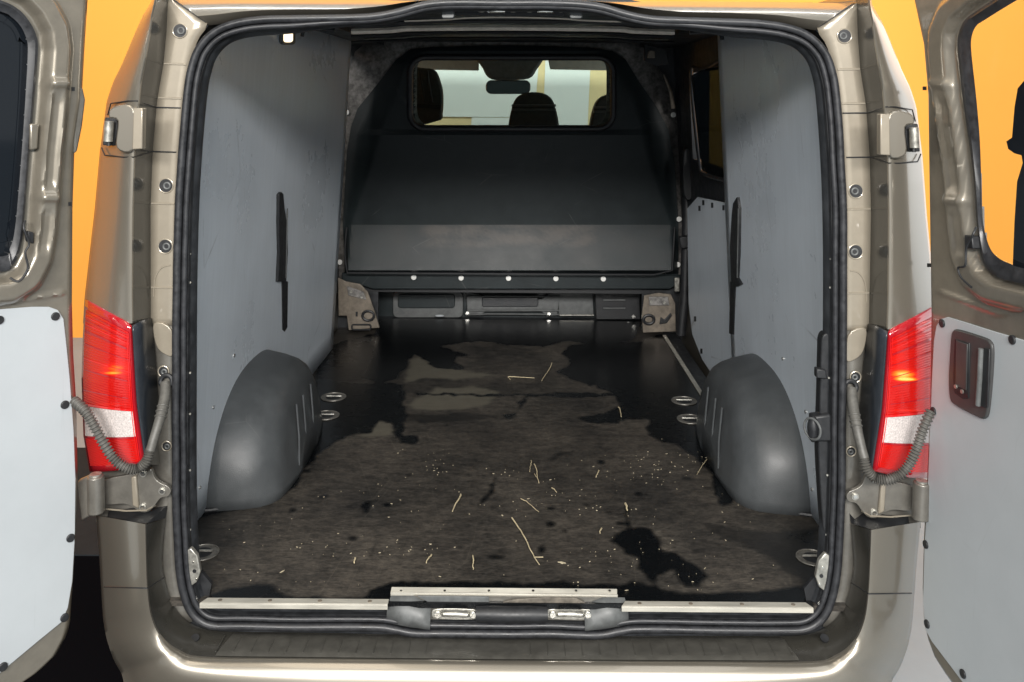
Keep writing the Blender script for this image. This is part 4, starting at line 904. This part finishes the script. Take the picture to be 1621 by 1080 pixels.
# ------------------------------------------------------------------ the rear doors
def pdist(poly, x, y):
    best = 1e9; n = len(poly); ins = False
    for i in range(n):
        xa, ya = poly[i]; xb, yb = poly[(i + 1) % n]
        ex, ey = xb - xa, yb - ya; t = max(0, min(1, ((x - xa) * ex + (y - ya) * ey) / (ex * ex + ey * ey + 1e-9)))
        best = min(best, math.hypot(x - xa - t * ex, y - ya - t * ey))
        if (ya > y) != (yb > y) and x < (xb - xa) * (y - ya) / (yb - ya) + xa: ins = not ins
    return -best if ins else best
def door(side):
    L = side == 'l'
    d_ = empty('rear_door'); d_.parent = van
    if L:
        dr = Vector((-.9, -1, 0)).normalized(); n = Vector((dr.y, -dr.x, 0)) * -1
        if n.y > 0: n = -n
        if n.dot(CAM - W(118, 600, -.08)) < 0: n = -n
        plane = (W(118, 600, -.08), n)
        edge = [(-60, 146), (0, 142), (60, 138), (130, 134), (160, 133), (200, 127), (240, 121), (330, 118), (480, 117), (560, 119), (640, 124), (760, 126), (850, 123), (930, 118), (990, 114), (1010, 108), (1040, 92), (1065, 66), (1090, 30), (1130, -40)]
        far = -75
        rubo = [(-90, -30), (0, 0), (28, 14), (45, 32), (57, 55), (60, 80), (54, 160), (46, 250), (37, 360), (31, 398), (20, 420), (4, 430), (-90, 440)]
        rubi = [(-90, -8), (0, 18), (18, 27), (33, 42), (42, 62), (44, 84), (40, 160), (33, 260), (24, 360), (16, 392), (4, 406), (-90, 412)]
        k1, k2, k3, k4 = 5, 20, 40, 56
        pan = [(-75, 500), (0, 490), (50, 486), (78, 486), (92, 491), (101, 505), (105, 540), (111, 600), (117, 680), (120, 760), (119, 850), (115, 920), (108, 962), (98, 985), (60, 1016), (0, 1066), (-75, 1125)]
        clips = [(88, 501), (103, 641), (112, 852), (102.5, 978), (5, 1056), (-1, 507)]
        steps = (133, 312)
    else:
        dr = Vector((.137, -1, 0)).normalized(); n = Vector((-1, -.137, 0)).normalized()
        plane = (W(1476, 600, -.06), n)
        edge = [(-60, 1440), (0, 1444), (70, 1459), (150, 1466), (300, 1468), (500, 1471), (640, 1469), (760, 1464), (850, 1459), (930, 1457), (980, 1459), (1010, 1465), (1040, 1476), (1065, 1492), (1090, 1510), (1130, 1545)]
        far = 1690
        rubo = [(1720, -90), (1620, -30), (1545, 18), (1526, 34), (1517, 56), (1516, 80), (1523, 150), (1533, 220), (1541, 280), (1546, 350), (1552, 400), (1562, 425), (1582, 440), (1621, 450), (1720, 475)]
        rubi = [(1720, -60), (1621, -6), (1560, 31), (1545, 42), (1538, 60), (1538, 85), (1545, 150), (1551, 220), (1554, 300), (1556, 350), (1566, 390), (1580, 408), (1600, 418), (1621, 425), (1720, 445)]
        k1, k2, k3, k4 = 3, 12, 34, 46
        pan = [(1690, 562), (1621, 539), (1570, 524), (1520, 508), (1500, 502), (1489, 505), (1482, 516), (1478, 540), (1475, 600), (1472, 680), (1468, 780), (1463, 870), (1461, 950), (1464, 996), (1475, 1016), (1528, 1086), (1580, 1160), (1690, 1300)]
        clips = [(1491, 512), (1602, 538), (1477, 651), (1465, 862), (1467, 988), (1524, 1067)]
        steps = (130, 312)
    ys = np.concatenate([np.linspace(-60, 500, 150), np.linspace(506, 1130, 70)])
    NC = 64
    rows = []; ins = []
    for y in ys:
        e = ip(y, edge); row = []; ir = []
        for j in range(NC):
            f = j / (NC - 1); x = e + (far - e) * f ** 1.0
            dd = pdist(rubo, x, y)
            de = abs(x - e)
            h = 0
            if dd > 0 and y < 492:
                # raised channel round the window, falling to the flat edge flange
                kk3 = min(k3, max(k2 + 4, (dd + de) * .62)); kk4 = min(k4, max(kk3 + 8, (dd + de) * .86))
                h = .028 * sst(k1, k2, dd) * (1 - sst(kk3, kk4, dd))
                m = sst(k1, k2, dd) * (1 - sst(kk3, kk4, dd))
                yy = y - (x - e) * (.02 if L else .10)
                for sy in steps: h += m * .010 * math.exp(-((yy - sy) / 7) ** 2) * (1 if y < 450 else 0)
                h -= m * .007 * sst(140, 165, yy) * (1 - sst(285, 305, yy)) * sst(k2 - 2, k2 + 4, dd) * (1 - sst(kk3 - 6, kk3, dd))
                h -= m * .006 * sst(325, 340, yy) * (1 - sst(385, 405, yy)) * sst(k2 - 2, k2 + 4, dd) * (1 - sst(kk3 - 6, kk3, dd))
            if 452 < y < 500:   # swage under the window
                ref = (480 - (x - 0) * .16) if L else (463 + (x - 1490) * .36)
                h += .006 * math.exp(-((y - ref) / 3.5) ** 2) * sst(10, 22, de)
            h -= .010 * (1 - sst(0, 9 if L else 4, de))
            row.append(hit(x, y, plane) + n * (h if L else h * .65)); wf = .5 if L else .15; ir.append(pdist([(a[0] * (1 - wf) + b[0] * wf, a[1] * (1 - wf) + b[1] * wf) for a, b in zip(rubo, rubi)], x, y) if dd < 12 else 1)
        rows.append(row); ins.append(ir)
    keep = lambda i, j: ins[i][j] > 0 or ins[i + 1][j + 1] > 0
    mb = MB().grid(rows, keep=keep)
    if L: mb.f = [f[::-1] for f in mb.f]
    # make faces point to the viewer so that the thickness goes outwards
    p = mb.v; f = mb.f[0]; nn = (p[f[1]] - p[f[0]]).cross(p[f[2]] - p[f[0]])
    if nn.dot(n) < 0: mb.f = [g[::-1] for g in mb.f]
    mb.build('door_shell', DOORP, d_, smooth=70, solid=.030 if L else .012, soff=-1)
    # window rubber: a band with thickness
    N_ = 90
    ro, ri = cat2(rubo, N_, False), cat2(rubi, N_, False)
    def on(p, off): return hit(p[0], p[1], (plane[0] + n * off, n))
    band = [[on(p, -.004) for p in ro], [on((p[0], p[1]), .010) for p in ro], [on(((a[0] * .75 + b[0] * .25), (a[1] * .75 + b[1] * .25)), .012) for a, b in zip(ro, ri)], [on(((a[0] * .3 + b[0] * .7), (a[1] * .3 + b[1] * .7)), .006) for a, b in zip(ro, ri)], [on(p, .004) for p in ri], [on(p, -.012) for p in ri]]
    MB().grid(band).build('window_rubber', RUB, d_, smooth=50)
    MB().grid([[on((a[0] * .9 + b[0] * .1, a[1] * .9 + b[1] * .1), -.010) for a, b in zip(ri, ro)], [on(((a[0] * 1.9 - b[0] * .9, a[1] * 1.9 - b[1] * .9) if L else a), -.010) for a, b in zip(ri, ro)]]).build('window_border', GLASS_D if L else BLK, d_)
    gp = [on(p, -.012) for p in cat2(rubi, 60, False)]
    MB().prism(gp, -n * .004).build('window_glass', GLASS_D if L else GLASS_C, d_)
    # heater wires ends on the border
    if L:
        for k in range(9):
            y = 62 + k * 40; e = ip(y, [(p[1], p[0]) for p in sorted(rubi[2:11], key=lambda q: q[1])]); 
            MB().tube([on((e - 1, y), -.007), on((e + 11, y + 3), .010)], .0009, 5).build('heater_wire', GREYPL, d_)
    MB().prism([on(q, .004) for q in pan], -n * .004).build('door_lining_panel', DOORPAN, d_, bevel=.0012)
    lp = None
    for x, y in clips:
        c = on((x, y), .0055); rx = .0085
        k = MB().disc(c - n * .004, n, rx, .006, 18).build('lining_clip', BLK, d_, bevel=.0015)
    # small square holes in the flange, cable and damper near the window corner
    for x, y in (((116, 141), (111, 323)) if L else ((1463, 140), (1470, 420))):
        MB().prism([on(q, .001) for q in ((x - 2.5, y - 3), (x + 2.5, y - 3), (x + 2.5, y + 3), (x - 2.5, y + 3))], -n * .002).build('flange_slot', BLK, d_)
    if L:
        MB().prism([on(q, .022) for q in ((44, 366), (54, 368), (54, 386), (46, 384))], -n * .02).build('wire_clamp', BLK, d_, bevel=.002)
        MB().tube(cat([on(q, o) for q, o in (((40, 350), .02), ((38, 362), .03), ((46, 386), .03), ((40, 400), .03), ((44, 425), .03), ((30, 445), .03), ((16, 440), .02))], 40), .0022, 8).build('heater_cable', BLK, d_)
        MB().prism([on(q, .018) for q in ((48, 196), (62, 196), (60, 236), (48, 238))], -n * .02).build('frame_bracket', DOORP, d_, bevel=.003)
        MB().prism([on(q, -.004) for q in ((118, 130), (132, 140), (136, 158), (131, 200), (123, 240), (117, 244))], -n * .03).build('hinge_bulge', DARKP, d_, bevel=.008)
    else:
        MB().prism([on(q, .026) for q in ((1526, 372), (1538, 374), (1540, 394), (1527, 394))], -n * .02).build('wire_clamp', BLK, d_, bevel=.002)
        MB().tube(cat([on(q, o) for q, o in (((1545, 360), .02), ((1540, 372), .03), ((1530, 392), .03), ((1528, 420), .031), ((1517, 424), .031), ((1522, 440), .03), ((1538, 455), .03))], 40), .0022, 8).build('heater_cable', BLK, d_)
        # dark patch added over the pane in place of a dark reflection
        fp = [(1690, 100), (1621, 128), (1611, 140), (1606, 170), (1602, 218), (1593, 224), (1596, 236), (1606, 243), (1617, 246), (1619, 258), (1610, 288), (1606, 350), (1603, 425), (1621, 440), (1690, 440)]
        MB().prism([on(q, -.0095) for q in fp], -n * .0015).build('dark_reflection_patch', GLASS_D, d_)
        # grab handle recess
        ho = [(1508, 524), (1516, 522), (1555, 534), (1566, 541), (1570, 555), (1568, 600), (1563, 650), (1558, 662), (1548, 661), (1512, 642), (1503, 630), (1501, 600), (1503, 560), (1505, 532)]
        hdl = MB().prism([on(q, .010) for q in cat2(ho, 60, True)], -n * .010).build('grab_handle', HANDLE, d_, bevel=.003)
        MB().prism([on(q, .0115) for q in ((1511, 536), (1534, 543), (1533, 631), (1524, 632), (1510, 622), (1508, 600))], -n * .004).build('handle_pocket', BLK, hdl, bevel=.0015)
        MB().prism([on(q, .014) for q in ((1513, 539), (1531, 545), (1529, 618), (1512, 610))], -n * .004).build('pocket_plate', HANDLE, hdl, bevel=.001)
        MB().prism([on(q, .014) for q in ((1557, 550), (1566, 553), (1563, 645), (1556, 646), (1549, 640))], -n * .004).build('grip_slot', BLK, hdl, bevel=.0015)
        MB().tube([on(q, .016) for q in ((1553, 552), (1551, 600), (1548, 642))], .0052, 10).build('grip_bar', GREYPL, hdl)
        for q in ((1514, 612), (1524, 620)): MB().disc(on(q, .014), n, .004, .003, 10).build('handle_screw', STEEL, hdl)
door('l'); door('r')

# ------------------------------------------------------------------ loose twigs and chips on the cargo floor
GRP = 'dry twigs scattered on the cargo floor'
tw = [([(811, 820), (820, 835), (828, 848), (838, 868), (845, 880), (854, 894)], 2.0, 'longest pale twig with a short side shoot, near the rear latch', [(845, 882), (860, 882)]),
      ([(730, 783), (724, 795), (717, 810)], 2.4, 'short thick pale twig left of the long forked twig', None),
      ([(825, 790), (838, 799), (853, 811)], 1.2, 'thin straight twig lying slantwise just behind the long forked twig', None),
      ([(846, 735), (850, 750), (853, 765)], 1.6, 'knotty upright twig in the middle of the bay floor', [(849, 755), (846, 750)]),
      ([(841, 729), (840, 738), (839, 747)], 1.2, 'tiny upright twig touching the left of the knotty twig', None),
      ([(873, 773), (882, 780)], 1.5, 'stubby slanted twig right of the knotty twig', None),
      ([(683, 879), (679, 885), (675, 892)], 2.2, 'stubby pale twig left of the centre, close to the sill', None),
      ([(748, 880), (749, 890), (750, 902)], 2.2, 'whitish twig standing in a dark wet mark near the sill', None),
      ([(804, 597), (820, 598), (846, 599)], 1.2, 'thin twig lying crosswise deep in the bay', [(804, 597), (808, 601)]),
      ([(874, 575), (868, 588), (858, 603)], 1.3, 'bent grey twig deep in the bay beside the crosswise one', None),
      ([(990, 798), (992, 803), (993, 808)], 3.2, 'white splinter at the tip of the big wet stain', None),
      ([(979, 645), (982, 651), (984, 660)], 1.8, 'white splinter in the wet streak at right of the bay', None),
      ([(952, 837), (950, 845)], 2.2, 'small yellow twig left of the big wet stain', None),
      ([(1119, 727), (1112, 738), (1104, 752)], 1.0, 'thin twig leaning by the right wheel arch', None),
      ([(562, 884), (561, 892)], 2.4, 'pale stub on the left rear part of the bay floor', None),
      ([(948, 745), (944, 756)], 1.8, 'short twig right of centre with another just above', None)]
for pts, w, lab, br in tw:
    P = [G(x, y, .004) for x, y in pts]; r = w / 2 / 1420 * (P[0].y + D0)
    base = P[0].copy(); base.z = 0
    m = MB().tube([p - base + Vector((rnd.uniform(-1, 1) * .0010 + .0009 * math.sin(k_ * .45), 0, rnd.uniform(0, .0012) + .0022 * math.sin(k_ / 13 * math.pi))) for k_, p in enumerate(cat(P, 14))], lambda t, r=r: r * (1.15 - .5 * t), 7)
    if br: m.tube([G(*b, .004) - base for b in br], r * .6, 6)
    o = m.build('twig', TWIG, None, smooth=60); o.location = base; thing(o, lab, 'twig', GRP)
ch = MB()
def chip(x, y, s):
    c = G(x, y, .0015); a = rnd.uniform(0, math.pi); s *= rnd.uniform(.35, 1.05); l = s * rnd.uniform(.8, 2.6); w = s * rnd.uniform(.4, .9)
    u = Vector((math.cos(a), math.sin(a), rnd.uniform(-.1, .1))) * l; v = Vector((-math.sin(a), math.cos(a), 0)) * w
    ch.prism([c - u, c + v * .8, c + u * .9, c - v], (0, 0, .0012))
for _ in range(110): chip(rnd.uniform(350, 1230), rnd.uniform(720, 935), .0014)
for cx, cy, sx, sy, k in ((695, 740, 14, 12, 26), (650, 868, 22, 6, 26), (1045, 738, 36, 18, 60), (640, 720, 20, 10, 8), (470, 870, 50, 10, 22), (890, 760, 90, 20, 40), (940, 800, 30, 10, 18), (950, 880, 60, 14, 26), (1100, 890, 40, 25, 16), (620, 800, 25, 30, 14)):
    for _ in range(int(k * .7)): chip(rnd.gauss(cx, sx), rnd.gauss(cy, sy), .0017)
for x, y in ((795, 816), (889, 891), (379, 0)): 
    if y: chip(x, y, .0045); chip(x + 1, y + 1, .004)
for x, y in ((447, 905), (1116, 900), (770, 742), (1063, 732), (992, 935), (915, 922)): chip(x, y, .004)
o = ch.build('wood_chips', CHIP, None, smooth=0, kind='stuff'); thing(o, 'pale wood chips and crumbs strewn over the cargo floor', 'debris')
